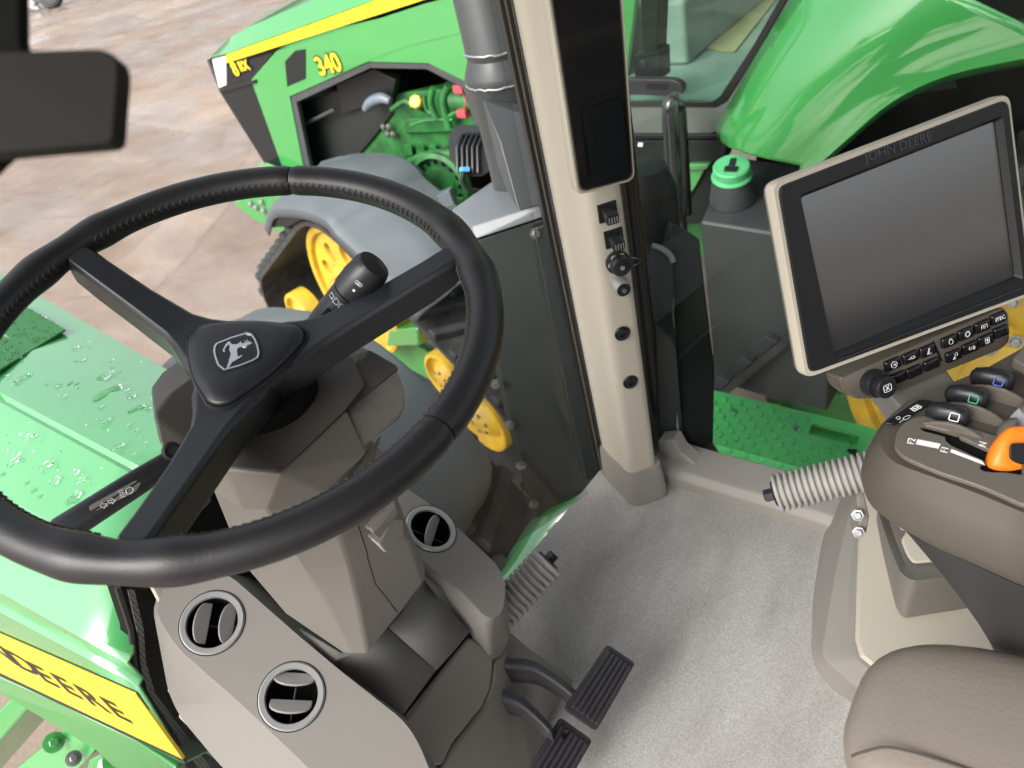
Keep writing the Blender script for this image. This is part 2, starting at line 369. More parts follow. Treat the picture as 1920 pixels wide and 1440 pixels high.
ss = smoothpath([s[0]+(s[0]-s[1])*2]+s, 6)
tube('rubber_seal', ss, .0125, SEAL, o, n=8)
tube('rubber_seal', [p+Vector((.012, .0, 0)) for p in ss], .009, SEAL, o, n=8)

# ------------------------------------------------------------------ right front post
L0, C0, R0 = Zp(1138, 850, .08), Zp(1180, 892, .08), Zp(1233, 874, .08)
Lt, Ct, Rt = up(L0, 972, 0), up(C0, 1110, 421), up(R0, 1176, 417)
def ext(a, b, z): return a+(b-a)*((z-a.z)/(b.z-a.z))
o = thing('corner_post', 'pale beige upright cab post carrying the narrow black corner screen', 'cab post', ((L0+R0)/2).to_tuple()[:2]+(0,))
back = Vector((.055, .075, 0))
def ringp(z):
    l, c, r = ext(L0, Lt, z), ext(C0, Ct, z), ext(R0, Rt, z)
    return rpoly([l+back*.5, l, c, r, r+back*.35, (l+r)/2+back], .014, 4)
loft('post_trim', [ringp(z) for z in (.0, .2, .4, .6, .8, 1.0, 1.3, 1.70)], BEIGEL, o, ang=60)
cen = (L0+C0+R0)/3
def boot(z, k): 
    return [Vector(((cen.x+(p.x-cen.x)*k), cen.y+(p.y-cen.y)*k, z)) for p in ringp(.08)]
loft('boot', [boot(.001, 1.34), boot(.02, 1.34), boot(.07, 1.26), boot(.084, 1.2), boot(.084, 1.03)], BEIGE, o, ang=60)
# windshield rubber beside the post
def strip(name, p0, p1, dx, w, ma): 
    a, b = ext(L0, Lt, .02), ext(L0, Lt, 1.70); sd_ = Vector((-.78, .62, 0))
    q = [a+sd_*dx+Vector((.01, .02, 0)), a+sd_*(dx+w)+Vector((.01, .02, 0))]; q2 = [b+sd_*dx+Vector((.01, .02, 0)), b+sd_*(dx+w)+Vector((.01, .02, 0))]
    n_ = Vector((.5, .7, 0))*.02
    return loft(name, [[q[0], q[1], q[1]+n_, q[0]+n_], [q2[0], q2[1], q2[1]+n_, q2[0]+n_]], ma, o, bevel=.001)
strip('rubber_seal', 0, 0, .0, .0055, SEAL); strip('trim_strip', 0, 0, .0056, .0035, BROWNL); strip('rubber_seal', 0, 0, .0092, .006, SEAL)
# fittings on the post's shaded face
pn = (R0-C0).cross(Vector((0, 0, 1))).normalized(); 
if pn.dot(CAM-C0) < 0: pn = -pn
px_ = (R0-C0).normalized()
PF = Fr(ext(C0, Ct, .55), px_, ext(C0, Ct, 1)-C0)
if PF.z.dot(CAM-C0) < 0: PF = Fr(PF.o, -PF.x, PF.y)
def pf(px, py): u, v, w = PF.inv(PF.px(px, py)); return Fr(PF(u, v, .0), PF.x, PF.y)
for (bx_, by_, cx_, cy_) in ((1139, 397, 1143, 404), (1151, 446, 1154, 453)):
    f = pf(bx_, by_); pl = box('socket_plate', f, -.0145, .0145, -.0145, .0145, -.002, .0025, BLACK, o, bevel=.001)
    vs, fs = prism_vf([f(u, v, .002) for u, v in rrect(.019, .015, .003)], f.z*.020+Vector((0, 0, -.004)))
    cp = mk('plug_cap', vs, fs, BLACKS, o, bevel=.0012)
    for i in range(4):
        u = -.006+i*.004; q = f.z*.0195+Vector((0, 0, -.004))
        mk('slot', *prism_vf([f(u-.0007, -.0045, .003)+q, f(u+.0007, -.0045, .003)+q, f(u+.0007, .0045, .003)+q, f(u-.0007, .0045, .003)+q], f.z*.0009), SILVER, cp, smooth=False)
f = pf(1157, 490)
k = lathe('round_connector', [(.019, 0), (.019, .006), (.0155, .007), (.0155, .020), (.0145, .022), (.0135, .0225), (.0, .0225)], f.o, f.z, BLACKS, o, 24)
lathe('connector_ring', [(.0175, .0), (.0175, .008), (.014, .0095), (.0001, .0095)], f.o+f.z*.0005, f.z, SILVER, k, 6, smooth=False)
e0 = f(0, 0, .023)
tube('tether', smoothpath([e0, e0+f.x*.014+f.z*.003, T(1192, 497, 1.0), T(1201, 490, 1.0), T(1192, 484, 1.0), f(.016, .006, .012)], 6), .0011, BLACK, k, 6)
lathe('eyelet', [(.0035, 0), (.0035, .0015), (.0015, .002)], e0, f.z, SILVER, k, 12)
f = pf(1159, 530)
k = lathe('round_knob', [(.013, 0), (.013, .020), (.0115, .024), (.009, .0245), (.0085, .022), (.0, .022)], f.o, f.z, SILVER, o, 24)
lathe('rubber_face', [(.0108, 0), (.0108, .0012), (.0088, .0016), (.0, .0016)], f(0, 0, .0242), f.z, BLACK, k, 24)
lathe('pin', [(.0035, 0), (.0035, .003), (.002, .0035)], f(0, 0, .0255), f.z, STEEL, k, 12)
for a in ((1167, 625), (1182, 716)):
    f = pf(*a)
    k = lathe('recessed_bolt', [(.0135, .0), (.0135, .0015), (.012, .003), (.0095, .002), (.009, .005), (.0055, .005), (.005, .001), (0, .001)], f.o, f.z, BLACKS, o, 20)

# ------------------------------------------------------------------ corner screen on the post
nd = Vector((-.62, -.74, .10)).normalized()
bl = T(1090, 375, 1.0)
DF = Fr(bl, Vector((0, 0, 1)).cross(nd), Vector((0, 0, 1)))
DF = Fr(bl, DF.x, DF.z.cross(DF.x)) if False else DF
o = thing('corner_screen', 'tall narrow black screen in a beige frame on the corner post', 'screen', bl)
def dpx(l, w=0): return [PL(a, b, bl+nd*w, nd) for a, b in l]
ext_ = dpx([(1090, 374), (1192, 350), (1199, 335), (1152, -110), (1000, -70), (1020, 5)][:3]) 
q = dpx([(1089, 375), (1199, 346)]); upv = (DF.y).normalized()
topl = PL(1012, -60, bl, nd); topr = PL(1157, -60, bl, nd)
outer = rpoly([q[0], q[1], topr, topl], .012, 4)
cen = sum((Vector(p) for p in outer), Vector())/len(outer)
def sc(l, k, w, ky=None): 
    out = []
    for p in l:
        d = p-cen; u, v = d.dot(DF.x), d.dot(DF.y); out.append(cen+DF.x*(u*k)+DF.y*(v*(ky or k))+nd*w)
    return out
loft('frame', [sc(outer, .97, -.030), sc(outer, 1.0, -.026), sc(outer, 1.0, -.004), sc(outer, .985, .0), sc(outer, .93, .0, .97), sc(outer, .93, -.002, .97)], BEIGEL, o, ang=60)
prism('frame_edge', sc(outer, .93, -.0022, .97), nd*.0035, BROWN, o, bevel=.0012)
prism('glass_panel', sc(outer, .885, .0005, .952), nd*.0015, BLACKG, o, bevel=.0006)
a = dpx([(1062, 45), (1133, 25), (1164, 165), (1087, 190)], .0022)
prism('display', a, nd*.0003, SCREENK, o, smooth=False)
a = dpx([(1090, 205), (1166, 182), (1181, 320), (1112, 345)], .0022)
prism('display', a, nd*.0003, SCREENK, o, smooth=False)
prism('mount', sc(outer, .6, -.03), -nd*.05, BEIGEL, o, bevel=.004)

# ------------------------------------------------------------------ windows
def curve_glass(name, base, z0, z1, ma, lean=.0, label=None, cat='window'):
    n = len(base); b0 = [Vector((x, y, z0)) for x, y in base]; b1 = [Vector((x, y-lean, z1)) for x, y in base]
    o = mk(name, b0+b1, [(i, i+1, n+i+1, n+i) for i in range(n-1)], ma, None, solid=.005)
    return tag(o, label, cat)
curve_glass('windshield', [tuple(p)[:2] for p in smoothpath([(-.70, .60, 0), (-.45, .715, 0), (-.17, .775, 0), (0, .795, 0), (.36, .768, 0), (.604, .682, 0)], 5)], -.004, 1.70, GL_FRONT, .02, 'clear curved windshield glass between the dash and the green hood', 'window')
w_ = mk('side_window', [(.80, .60, .03), (.80, -.80, .03), (.80, -.80, 1.70), (.80, .60, 1.70)], [(0, 1, 2, 3)], GL_SIDE, None, solid=.005)
tag(w_, 'green tinted side window glass behind the touch monitor', 'window')

# ================================================================== STEERING WHEEL
WC = Vector((.01993, .52876, .83225)); WN = Vector((-.06528, -.23024, .97094)).normalized()
WF = Fr(WC, Vector((1, 0, 0)), Vector((0, 1, 0)) - WN*WN.y)
WF = Fr(WC, Vector((1, 0, 0))-WN*WN.x, WN.cross(Vector((1, 0, 0))-WN*WN.x))
def wang(px, py): u, v, w = WF.inv(PL(px, py, WC, WN)); return math.atan2(v, u)
o = thing('steering_wheel', 'black leather three spoke steering wheel with chrome deer emblem on its hub', 'steering wheel', WC-WN*.05)
RW, rw_ = .205, .0138
sp = [wang(150, 480), wang(850, 480), wang(262, 990)]
seams = [wang(547, 341), wang(806, 797)]
def rimr(a):
    r = rw_
    for s_ in sp:
        d = (a-s_+math.pi) % (2*math.pi)-math.pi
        r += .0015*math.exp(-((abs(d)-.16)/.075)**2) - .0006*math.exp(-(d/.06)**2)
    return r
def rim(a0, a1, n):
    rings = []
    for i in range(n+1):
        a = a0+(a1-a0)*i/n; d = WF(math.cos(a), math.sin(a))-WC; r = rimr(a)
        e = min(i, n-i)
        if e == 0: r *= .93
        rings.append([WC+d*(RW+r*math.cos(2*math.pi*j/20)*1.06)+WN*(r*math.sin(2*math.pi*j/20)) for j in range(20)])
    return loft_vf(rings)
cuts = sorted([a % (2*math.pi) for a in seams] + [wang(-60, 860) % (2*math.pi)])
for i in range(3):
    a0, a1 = cuts[i], cuts[(i+1) % 3]
    if a1 < a0: a1 += 2*math.pi
    gap = .0035
    mk('rim_cover', *rim(a0+gap, a1-gap, 80), LEATHER, o, ang=70)
vs, fs = tube_vf([WC+(WF(math.cos(2*math.pi*i/96), math.sin(2*math.pi*i/96))-WC)*RW for i in range(96)], rw_*.9, 12, True)
mk('rim_core', vs, fs, BLACKM, o, ang=70)
# stitching round the inside of the rim
lst = []
for i in range(190):
    a = 2*math.pi*i/190
    if any(abs((a-s_+math.pi) % (2*math.pi)-math.pi) < .10 for s_ in sp): continue
    r = rimr(a)
    def rp(a_, th): d = WF(math.cos(a_), math.sin(a_))-WC; return WC+d*(RW-(r*1.03)*1.06*math.cos(th))+WN*(r*1.03*math.sin(th))
    for (x0, t0, x1, t1) in ((0, .62, .012, .42), (.012, .42, .002, .22)):
        lst.append(tube_vf([rp(a+x0, t0-.15), rp(a+x1, t1-.15)], .0006, 5))
vs, fs = join_vf(lst); st = mk('stitching', vs, fs, mat('dark_thread', (.03, .028, .026), .7), o); st['kind'] = 'stuff'
# spokes
hz = -.041
for a, ln in zip(sp, (1, 1, 1)):
    d = (WF(math.cos(a), math.sin(a))-WC); t_ = WN.cross(d); rings = []
    for r, w, top, bot, w2 in ((.020, .034, hz+.008, hz-.026, .034), (.042, .029, hz+.010, hz-.022, .030), (.058, .022, hz+.0105, hz-.019, .025), (.075, .0165, hz+.013, hz-.016, .020), (.12, .0135, -.017, -.044, .018), (.165, .0125, -.004, -.030, .017), (.187, .0125, .003, -.020, .0165), (.196, .009, .005, -.014, .013)):
        p = WC+d*r
        rings.append([p+t_*w*.78+WN*top, p-t_*w*.78+WN*top, p-t_*w+WN*(top-.004), p-t_*w2*.9+WN*bot, p+t_*w2*.9+WN*bot, p+t_*w+WN*(top-.004)])
    loft('spoke', rings, BLACKS, o, bevel=.0015, ang=25)
# hub: rounded triangular cover
tri = []
for a in sp: tri.append(a)
def hubring(rc, rm, w):
    # rounded triangle: corners of radius q on a circle of radius rc-q towards the spokes
    q = .016; pts = []
    for k in range(3):
        a = SPS[k]; a0 = SPS[k-1]; a1 = SPS[(k+1) % 3]
        if a0 > a: a0 -= 2*math.pi
        if a1 < a: a1 += 2*math.pi
        c = Vector((math.cos(a), math.sin(a)))*(rc-q); m0 = (a+a0)/2; m1 = (a+a1)/2
        for i in range(13):
            t = m0+(m1-m0)*i/12; pts.append(c+Vector((math.cos(t), math.sin(t)))*q)
    out = []
    for i, p in enumerate(pts):
        out.append(p)
        if i % 13 == 12:
            n = pts[(i+1) % len(pts)]; mm = (p+n)/2; bul = mm.normalized()*.0035
            for s_ in (.2, .35, .5, .65, .8): out.append(p.lerp(n, s_)+bul*(4*s_*(1-s_)))
    return [WF(p.x, p.y, w) for p in out]
SPS = sorted(a % (2*math.pi) for a in sp)
loft('hub_body', [hubring(.046, 0, hz-.035), hubring(.052, 0, hz-.012), hubring(.060, 0, hz+.006), hubring(.058, 0, hz+.011), hubring(.055, 0, hz+.012)], BLACKS, o, ang=40)
hubc = loft('hub_cover', [hubring(.0545, 0, hz+.008), hubring(.0545, 0, hz+.0132), hubring(.0528, 0, hz+.0150), hubring(.042, 0, hz+.0172), hubring(.026, 0, hz+.0180)], BLACKS, o, ang=70)
loft('hub_groove', [hubring(.0558, 0, hz+.0115), hubring(.0558, 0, hz+.0128), hubring(.053, 0, hz+.0128)], BLACKM, o)
lathe('shaft_collar', [(.048, -.03), (.052, -.06), (.05, -.10)], WC+WN*(hz+.01), WN, BLACKM, o, 40)
# emblem traced on the cover plane
EW = hz+.0192
def epx(l, w=0): return [WF.px(340+x/5.333, 560+y/5.333, EW+w) for x, y in l]
fr_o = [(330, 480), (350, 450), (500, 390), (655, 343), (700, 352), (740, 400), (772, 480), (783, 545), (775, 590), (720, 625), (580, 680), (425, 722), (365, 672), (335, 590), (322, 530)]
cx_, cy_ = 555, 530
fr_i = [(cx_+(x-cx_)*.925, cy_+(y-cy_)*.925) for x, y in fr_o]
base = prism('emblem_plate', epx(fr_o, -.002), WN*.0022, BLACKG, o, bevel=.0003)
plate('emblem_border', epx(fr_o, .0003), [epx(fr_i, .0003)], WN*.0008, CHROME, o)
deer = [(428, 716), (455, 700), (472, 655), (482, 610), (492, 585), (498, 555), (482, 520), (488, 478), (478, 456), (450, 490), (432, 522), (418, 522), (440, 472), (470, 436), (486, 436), (506, 462), (540, 464), (572, 458), (590, 440), (604, 432), (600, 452), (622, 452), (640, 450), (632, 420), (644, 432), (652, 446), (664, 440), (650, 410), (668, 425), (676, 440), (690, 424), (688, 442), (714, 446), (690, 462), (662, 470), (655, 497), (636, 486), (612, 484), (580, 492), (560, 512), (562, 540), (566, 582), (590, 580), (612, 566), (604, 586), (572, 606), (545, 622), (512, 640), (494, 668), (472, 700), (450, 712)]
prism('emblem_deer', epx(deer, .0003), WN*.0008, CHROME, o, smooth=False)

# ------------------------------------------------------------------ stalks
o = thing('wiper_stalk', 'black wiper stalk with white symbols behind the steering wheel spoke', 'stalk', T(590, 615, .68))
a, b = T(578, 632, .70), T(702, 497, .655); d = (b-a).normalized()
Ls = (b-a).length
SK = 1.22
k = lathe('stalk_body', [(.008*SK, -.03), (.0085*SK, 0), (.0105*SK, Ls*.25), (.0125*SK, Ls*.62), (.0127*SK, Ls*.64)], a, d, BLACKS, o, 28)
lathe('collar', [(.0118*SK, 0), (.0118*SK, .003)], a+d*Ls*.64, d, BLACKM, o, 28)
lathe('end_cap', [(.0137*SK, .0), (.0143*SK, Ls*.15), (.0135*SK, Ls*.30), (.012*SK, Ls*.345), (.0, Ls*.36)], a+d*Ls*.66, d, BLACKS, o, 28)
side = (CAM-b).normalized(); side = (side-d*side.dot(d)).normalized(); tn = d.cross(side)
SF = Fr(a, tn, d)
if SF.z.dot(CAM-a) < 0: SF = Fr(a, -tn, d)
def onst(ang, h, r): return a+d*h+(SF.z*math.cos(ang)+SF.x*math.sin(ang))*r*SK
for i, wd_ in enumerate((.004, .0055, .005, .003)):
    a0 = -.75+i*.42; h = Ls*.57
    loop = [onst(a0+u*.3, h+v*wd_, .0130) for u, v in ((0, -.5), (1, -.35), (1, .35), (0, .5))]
    tube('symbol', loop, .00025, WHITE, o, 4, closed=True)
lathe('dot', [(.0012, 0), (.0012, .0004)], onst(.1, Ls*.78, .0139), onst(.1, 0, 1)-a, WHITE, o, 10)
for j in range(3):
    loop = [onst(.05+.10*math.cos(x_)+.1*(j-1), Ls*.86+.0016*math.sin(x_), .0143) for x_ in [2*math.pi*q_/8 for q_ in range(8)]]
    tube('symbol', loop, .0002, WHITE, o, 4, closed=True)
prism('switch', [onst(-.35, Ls*.28, .0108), onst(.35, Ls*.28, .0108), onst(.35, Ls*.46, .0122), onst(-.35, Ls*.46, .0122)], SF.z*.0018, BLACKM, o, bevel=.0005)
prism('rocker', [onst(.0, Ls*.29, .0118), onst(.25, Ls*.29, .0118), onst(.25, Ls*.45, .0128), onst(.0, Ls*.45, .0128)], SF.z*.004, SILVER, o, bevel=.0008)
o = thing('light_stalk', 'black light stalk with headlamp and indicator symbols under the wheel rim', 'stalk', T(390, 850, .72))
a, b = T(420, 800, .72), T(90, 1012, .645); d = (b-a).normalized(); sd_ = (CAM-(a+b)/2).normalized(); sd_ = (sd_-d*sd_.dot(d)).normalized(); t_ = d.cross(sd_)
Ls = (b-a).length
def ell(h, ru, rv): return [a+d*h+t_*ru*math.cos(2*math.pi*i/20)+sd_*rv*math.sin(2*math.pi*i/20) for i in range(20)]
loft('stalk_body', [ell(0, .006, .006), ell(Ls*.2, .009, .007), ell(Ls*.5, .0115, .008), ell(Ls*.93, .0125, .008), ell(Ls, .008, .005)], BLACKS, o, ang=60)
LF = Fr(a+sd_*.0078, -d, t_ if False else -t_)
if LF.z.dot(CAM-a) < 0: LF = Fr(a+sd_*.0078, -d, t_)
def lpx(x, y, w=.0006): return LF.px(x, y, w)
prism('symbol_panel', rpoly([lpx(165, 950, -.0005), lpx(172, 962, -.0005), lpx(255, 922, -.0005), lpx(265, 905, -.0005), lpx(255, 900, -.0005)], .003), LF.z*.0006, TROUGH, o, bevel=.0003)
def arrow(pts): tube('symbol', [lpx(0+x/2.4, 840+y/2.4) for x, y in pts], .0003, WHITE, o, 4, closed=True)
arrow([(450, 262), (462, 245), (464, 253), (480, 250), (482, 262), (468, 265), (472, 272)])
arrow([(520, 236), (505, 252), (504, 244), (488, 248), (486, 238), (500, 234), (498, 226)])
arrow([(565, 186), (585, 176), (598, 180), (600, 192), (590, 204), (572, 208)])
for i in range(4):
    tube('symbol', [lpx((532+i*3)/2.4, 840+(196+i*9)/2.4), lpx((556+i*3)/2.4, 840+(188+i*9)/2.4)], .0003, WHITE, o, 4)

# ================================================================== STEERING COLUMN
o = thing('steering_column', 'warm grey plastic steering column rising from the dash to the wheel', 'steering column', (.05, .62, .38))
cowl = tpx([(402, 868, .625), (421, 877, .615), (527, 886, .61), (652, 766, .66), (685, 724, .69), (662, 669, .72), (631, 655, .73), (520, 690, .70), (420, 740, .66), (395, 800, .635)])
bk = [p+Vector((.02, .09, .0)) for p in tpx([(402, 868, .64), (662, 690, .71)])]
hull('cowl', cowl+bk, COWL, o, bevel=.016, seg=5, ang=12)
pod = tpx([(672, 664, .72), (693, 656, .725), (742, 686, .725), (759, 724, .715), (761, 766, .71), (749, 787, .71), (676, 846, .685), (655, 775, .675)])
podb = [p+Vector((.01, .07, 0)) for p in pod]
hull('side_pod', pod+podb, BEIGED, o, bevel=.004, seg=3, ang=14)
prism('pod_lid', tpx([(668, 668, .7195), (694, 655, .7245), (744, 684, .7245), (748, 692, .722), (655, 768, .676), (652, 766, .672)]), (0.0, .01, -.012), COWL, o, bevel=.003)
colr = tpx([(395, 872, .63), (421, 880, .622), (527, 890, .617), (652, 770, .667), (690, 850, .69), (676, 846, .69), (610, 925, .67), (499, 958, .65), (454, 957, .65), (395, 915, .66)])
colb = [p+Vector((.02, .11, .0)) for p in colr]
hull('collar', colr+colb, BEIGED, o, bevel=.004, seg=3, ang=14)
wing = tpx([(288, 778, .66), (312, 744, .68), (370, 700, .71), (420, 740, .70), (400, 868, .65), (318, 856, .65), (300, 835, .65)])
hull('left_pod', wing+[p+Vector((.03, .06, -.01)) for p in wing], COWL, o, bevel=.006, seg=3, ang=14)
lathe('key_switch', [(.008, 0), (.008, .003), (.0055, .004), (.005, .001), (0, .001)], T(322, 846, .643), CAM-T(322, 846, .65), BLACK, o, 20)
rings = [tpx(q) for q in (
    ((398, 850, .72), (470, 900, .66), (570, 880, .675), (690, 810, .735), (735, 870, .80), (600, 800, .86)),
    ((392, 905, .70), (500, 958, .675), (600, 935, .70), (705, 868, .74), (745, 930, .79), (610, 850, .86)),
    ((430, 1000, .735), (528, 1000, .72), (630, 985, .735), (735, 940, .775), (770, 1000, .825), (660, 930, .90)),
    ((464, 1070, .770), (557, 1042, .748), (655, 1060, .765), (765, 1010, .80), (797, 1058, .855), (700, 1000, .93)),
    ((534, 1152, .790), (605, 1120, .772), (675, 1150, .785), (785, 1062, .835), (798, 1075, .865), (720, 1060, .95)),
    ((646, 1226, .812), (656, 1226, .802), (690, 1229, .802), (793, 1092, .852), (797, 1085, .868), (720, 1150, .93)))]
loft('trunk', rings, BEIGED, o, bevel=.007, seg=4, ang=16)
tube('seam', tpx([(672, 985, .742), (688, 1035, .763), (690, 1048, .767), (704, 1095, .783), (732, 1130, .80), (745, 1148, .806)]), .0006, BLACKM, o, 5)
for i in range(5):
    tube('louvre', tpx([(628+i*3, 938+i*-7+14, .700), (704+i*2.2, 860+i*-10, .729+.002*i)]), .0011, BEIGED, o, 5)
k = hull('release_lever', tpx([(700, 1000, .735), (742, 950, .75), (746, 962, .752), (742, 968, .755), (712, 1010, .745), (695, 990, .735), (738, 935, .75)])+[p+Vector((.005, .02, -.005)) for p in tpx([(700, 1000, .735), (742, 955, .75)])], BEIGED, o, bevel=.003, ang=14)
hull('lever_pocket', tpx([(694, 1010, .757), (712, 1022, .757), (725, 1040, .765), (757, 1003, .79), (757, 975, .79), (740, 972, .78)])+[p+Vector((.01, .03, 0)) for p in tpx([(694, 1010, .77), (757, 990, .79)])], BEIGE, o, bevel=.002, ang=14)

# ================================================================== DASH CONSOLE
o = thing('dash_console', 'beige plastic dash console with round air vents around the steering column', 'dashboard', (0, .65, .05))
V1, V2 = T(398, 1167, .83), T(547, 1305, .80)
nl = (CAM-(V1+V2)/2).normalized(); e_ = (V2-V1).normalized(); nl = (nl-e_*nl.dot(e_)).normalized()
LFm = Fr(V1, e_, nl.cross(e_))
if LFm.z.dot(nl) < 0: LFm = Fr(V1, e_, e_.cross(nl))
top = [(306, 1096), (330, 1070), (428, 1076), (546, 1180), (637, 1257), (756, 1350), (782, 1387), (803, 1436), (830, 1520), (650, 1520), (576, 1437), (454, 1321), (332, 1214), (292, 1150)]
tp = rpoly([LFm.px(*q) for q in top], .012, 2)
rv = .0335
holes = []
for p in (V1, V2):
    u, v, w = LFm.inv(p); holes.append(circle(LFm, u, v, rv, 40))
plate('left_lobe', tp, holes, -nl*.004, DASH, o, ang=25)
low = [(302, 1102), (330, 1066), (430, 1072), (548, 1176), (640, 1253), (760, 1346), (786, 1384), (807, 1434), (835, 1520), (560, 1560), (417, 1440), (338, 1345), (316, 1300), (286, 1140)]
r1 = rpoly([PL(a, b, V1-nl*.0, nl) for a, b in top], .012, 2)
r1 = [p-nl*.0042 for p in r1]
r1b = [p-nl*.012 for p in rpoly([PL(a, b, V1, nl) for a, b in [(303, 1098), (330, 1068), (429, 1074), (547, 1178), (638.5, 1255), (758, 1348), (784, 1385), (805, 1435), (832, 1520), (640, 1528), (567, 1441), (446, 1326), (326, 1217), (289, 1150)]], .012, 2)]
r2 = rpoly([PL(a, b, V1-nl*.07, nl) for a, b in low], .012, 2)
r3 = [p-nl*.16+Vector((.03, .05, 0)) for p in r2]
loft('lobe_side', [r1, r1b, r2, r3], DASH, o, cap=False, ang=40)
VANE = mat('vent_vane', (.20, .195, .185), .4)
def vent(f, u, v, ang, par, r=.0335, vanes=2, tilt=.5):
    c = f(u, v, 0)
    k = lathe('vent_ring', cap=False, prof=[(r+.0006, -.006), (r+.0006, .0006), (r-.001, .0022), (r-.006, .0018), (r-.0070, -.001)], o=c, d=f.z, ma=SILVER, parent=par, n=48, ang=40)
    lathe('gap_ring', [(r+.0016, -.002), (r+.0016, .0004), (r+.0006, .0004)], c, f.z, BLACKM, k, 48, cap=False)
    loft('duct', [circle(f, u, v, r_, 40, w_) for r_, w_ in ((r-.0072, -.001), (r-.0074, -.034), (.0005, -.034))], BLACKM, k, cap=False)
    ca, sa = math.cos(ang), math.sin(ang); ex = f.x*ca+f.y*sa; ey = f.y*ca-f.x*sa
    for i in range(vanes):
        off = (i-.5)*(r*.8) if vanes == 2 else 0
        half = math.sqrt(max(1e-6, (r-.008)**2-off**2))
        tdir = (f.z*math.cos(tilt)+ey*math.sin(tilt)).normalized(); pts = []
        front = [c+ey*off+ex*(half*math.cos(q_))+tdir*(-.004+.010*math.sin(q_)) for q_ in [math.pi*j/10 for j in range(11)]]
        rear = [c+ey*off+ex*half*s_-tdir*.011 for s_ in (-1, 1)]
        prism('vane', front+rear, ey.cross(ex).cross(tdir).normalized()*.0022 if False else tdir.cross(ex)*.0030, VANE, k, bevel=.0009)
    tube('crossbar', [c-ex*0-f.z*.018-ey*(r-.008), c-f.z*.018+ey*(r-.008)], .0014, BLACKS, k, 6)
u, v, w = LFm.inv(V1); vent(LFm, u, v, R(128), o, tilt=.95)
u, v, w = LFm.inv(V2); vent(LFm, u, v, R(36), o, tilt=-.95)
# right lobe
V3 = T(808, 991, .98); n3 = Vector((.25, -.53, .81)).normalized()
RF = Fr(V3, Vector((1, 0, 0)), Vector((0, 1, 0))-n3*n3.y); RF = Fr(V3, Vector((1, 0, 0))-n3*n3.x, n3.cross(Vector((1, 0, 0))-n3*n3.x))
topR = [(690, 915), (745, 905), (800, 940), (870, 1000), (935, 1062), (949, 1100), (942, 1150), (915, 1162), (860, 1102), (797, 1055), (750, 1010)]
tpR = rpoly([RF.px(*q) for q in topR], .02, 3)
plate('right_lobe', tpR, [circle(RF, 0, 0, rv, 40)], -n3*.004, DASH, o, ang=25)
lowR = [(690, 915, 1.15), (745, 905, 1.2), (800, 940, 1.2), (870, 1000, 1.15), (938, 1068, 1.1), (953, 1125, 1.08), (955, 1200, 1.05), (920, 1235, .98), (872, 1185, .96), (800, 1092, .92), (750, 1030, 1.0)]
rr1 = [p-n3*.0042 for p in tpR]
rr1b = []
cR = sum(tpR, Vector())/len(tpR)
for p in tpR: rr1b.append(p+(p-cR).normalized()*.004-n3*.014)
rr2 = rpoly(tpx(lowR), .012, 3)
lowR3 = [(690, 915, 1.3), (745, 905, 1.4), (800, 940, 1.4), (870, 1000, 1.35), (935, 1100, 1.3), (948, 1190, 1.2), (905, 1330, 1.08), (905, 1325, 1.02), (872, 1200, 1.0), (800, 1110, 1.0), (750, 1050, 1.1)]
rr3 = rpoly(tpx(lowR3), .012, 3)
loft('lobe_side', [rr1, rr1b, rr2, rr3], DASH, o, cap=False, ang=40)
vent(RF, 0, 0, R(20), o, tilt=.9, vanes=1)
# trough and lower panels
mk('trough_panel', tpx([(730, 1178, .87), (800, 1088, .93), (880, 1186, .945), (818, 1257, .90), (770, 1130, .91), (850, 1222, .925)]), [(0, 4, 5, 3), (4, 1, 2, 5)], TROUGH, o, solid=.006)
mk('trough_panel', tpx([(560, 1180, .84), (640, 1225, .83), (728, 1180, .868), (816, 1258, .898), (752, 1346, .872), (620, 1250, .83)]), [(0, 1, 5), (1, 2, 3, 4, 5)], TROUGH, o, solid=.006)
LOWP = mat('lower_panel_plastic', (.15, .139, .126), .5, bump=.12, bscale=900, var=.03)
prism('lower_panel', tpx([(879, 1194, .955), (906, 1212, .965), (926, 1236, .985), (922, 1290, .98), (905, 1328, .97), (850, 1395, .945), (828, 1438, .935), (800, 1440, .90), (757, 1353, .875)]), (.02, .05, -.03), LOWP, o, bevel=.006, seg=3)
prism('lower_side_panel', tpx([(922, 1292, .982), (905, 1330, .972), (850, 1397, .948), (826, 1445, .936), (860, 1530, 1.0), (1000, 1440, 1.12), (1015, 1380, 1.13), (952, 1215, 1.08), (930, 1240, .99)]), (.0, .08, -.03), BEIGED, o, bevel=.004)
prism('shadow_gap', tpx([(877, 1184, .958), (890, 1190, .964), (760, 1366, .884), (748, 1342, .882)]), (.0, .02, -.02), BLACKM, o)
lathe('side_vent', [(.03, 0), (.03, .003), (.024, .003), (.022, -.01), (0, -.01)], T(765, 1455, .815), nl, SILVER, o, 32)
mk('pedal_well_moulding', tpx([(950, 1180, 1.16), (990, 1215, 1.18), (1075, 1275, 1.19), (1072, 1290, 1.185), (1030, 1340, 1.15), (1015, 1400, 1.14), (985, 1450, 1.12), (930, 1300, 1.10)]), [(0, 1, 2, 3, 4, 5, 6, 7)], BEIGE, o, solid=.03)
for p, q in (((283, 1098, .86), (300, 1130, .86)), ((315, 1230, .87), (318, 1300, .87)), ((338, 1345, .86), (355, 1362, .86))):
    a, b = T(*p), T(*q); prism('edge_clip', [a, b, b+Vector((.02, .01, .01)), a+Vector((.02, .01, .01))], (0, .012, -.01), BEIGEL, o, bevel=.002)
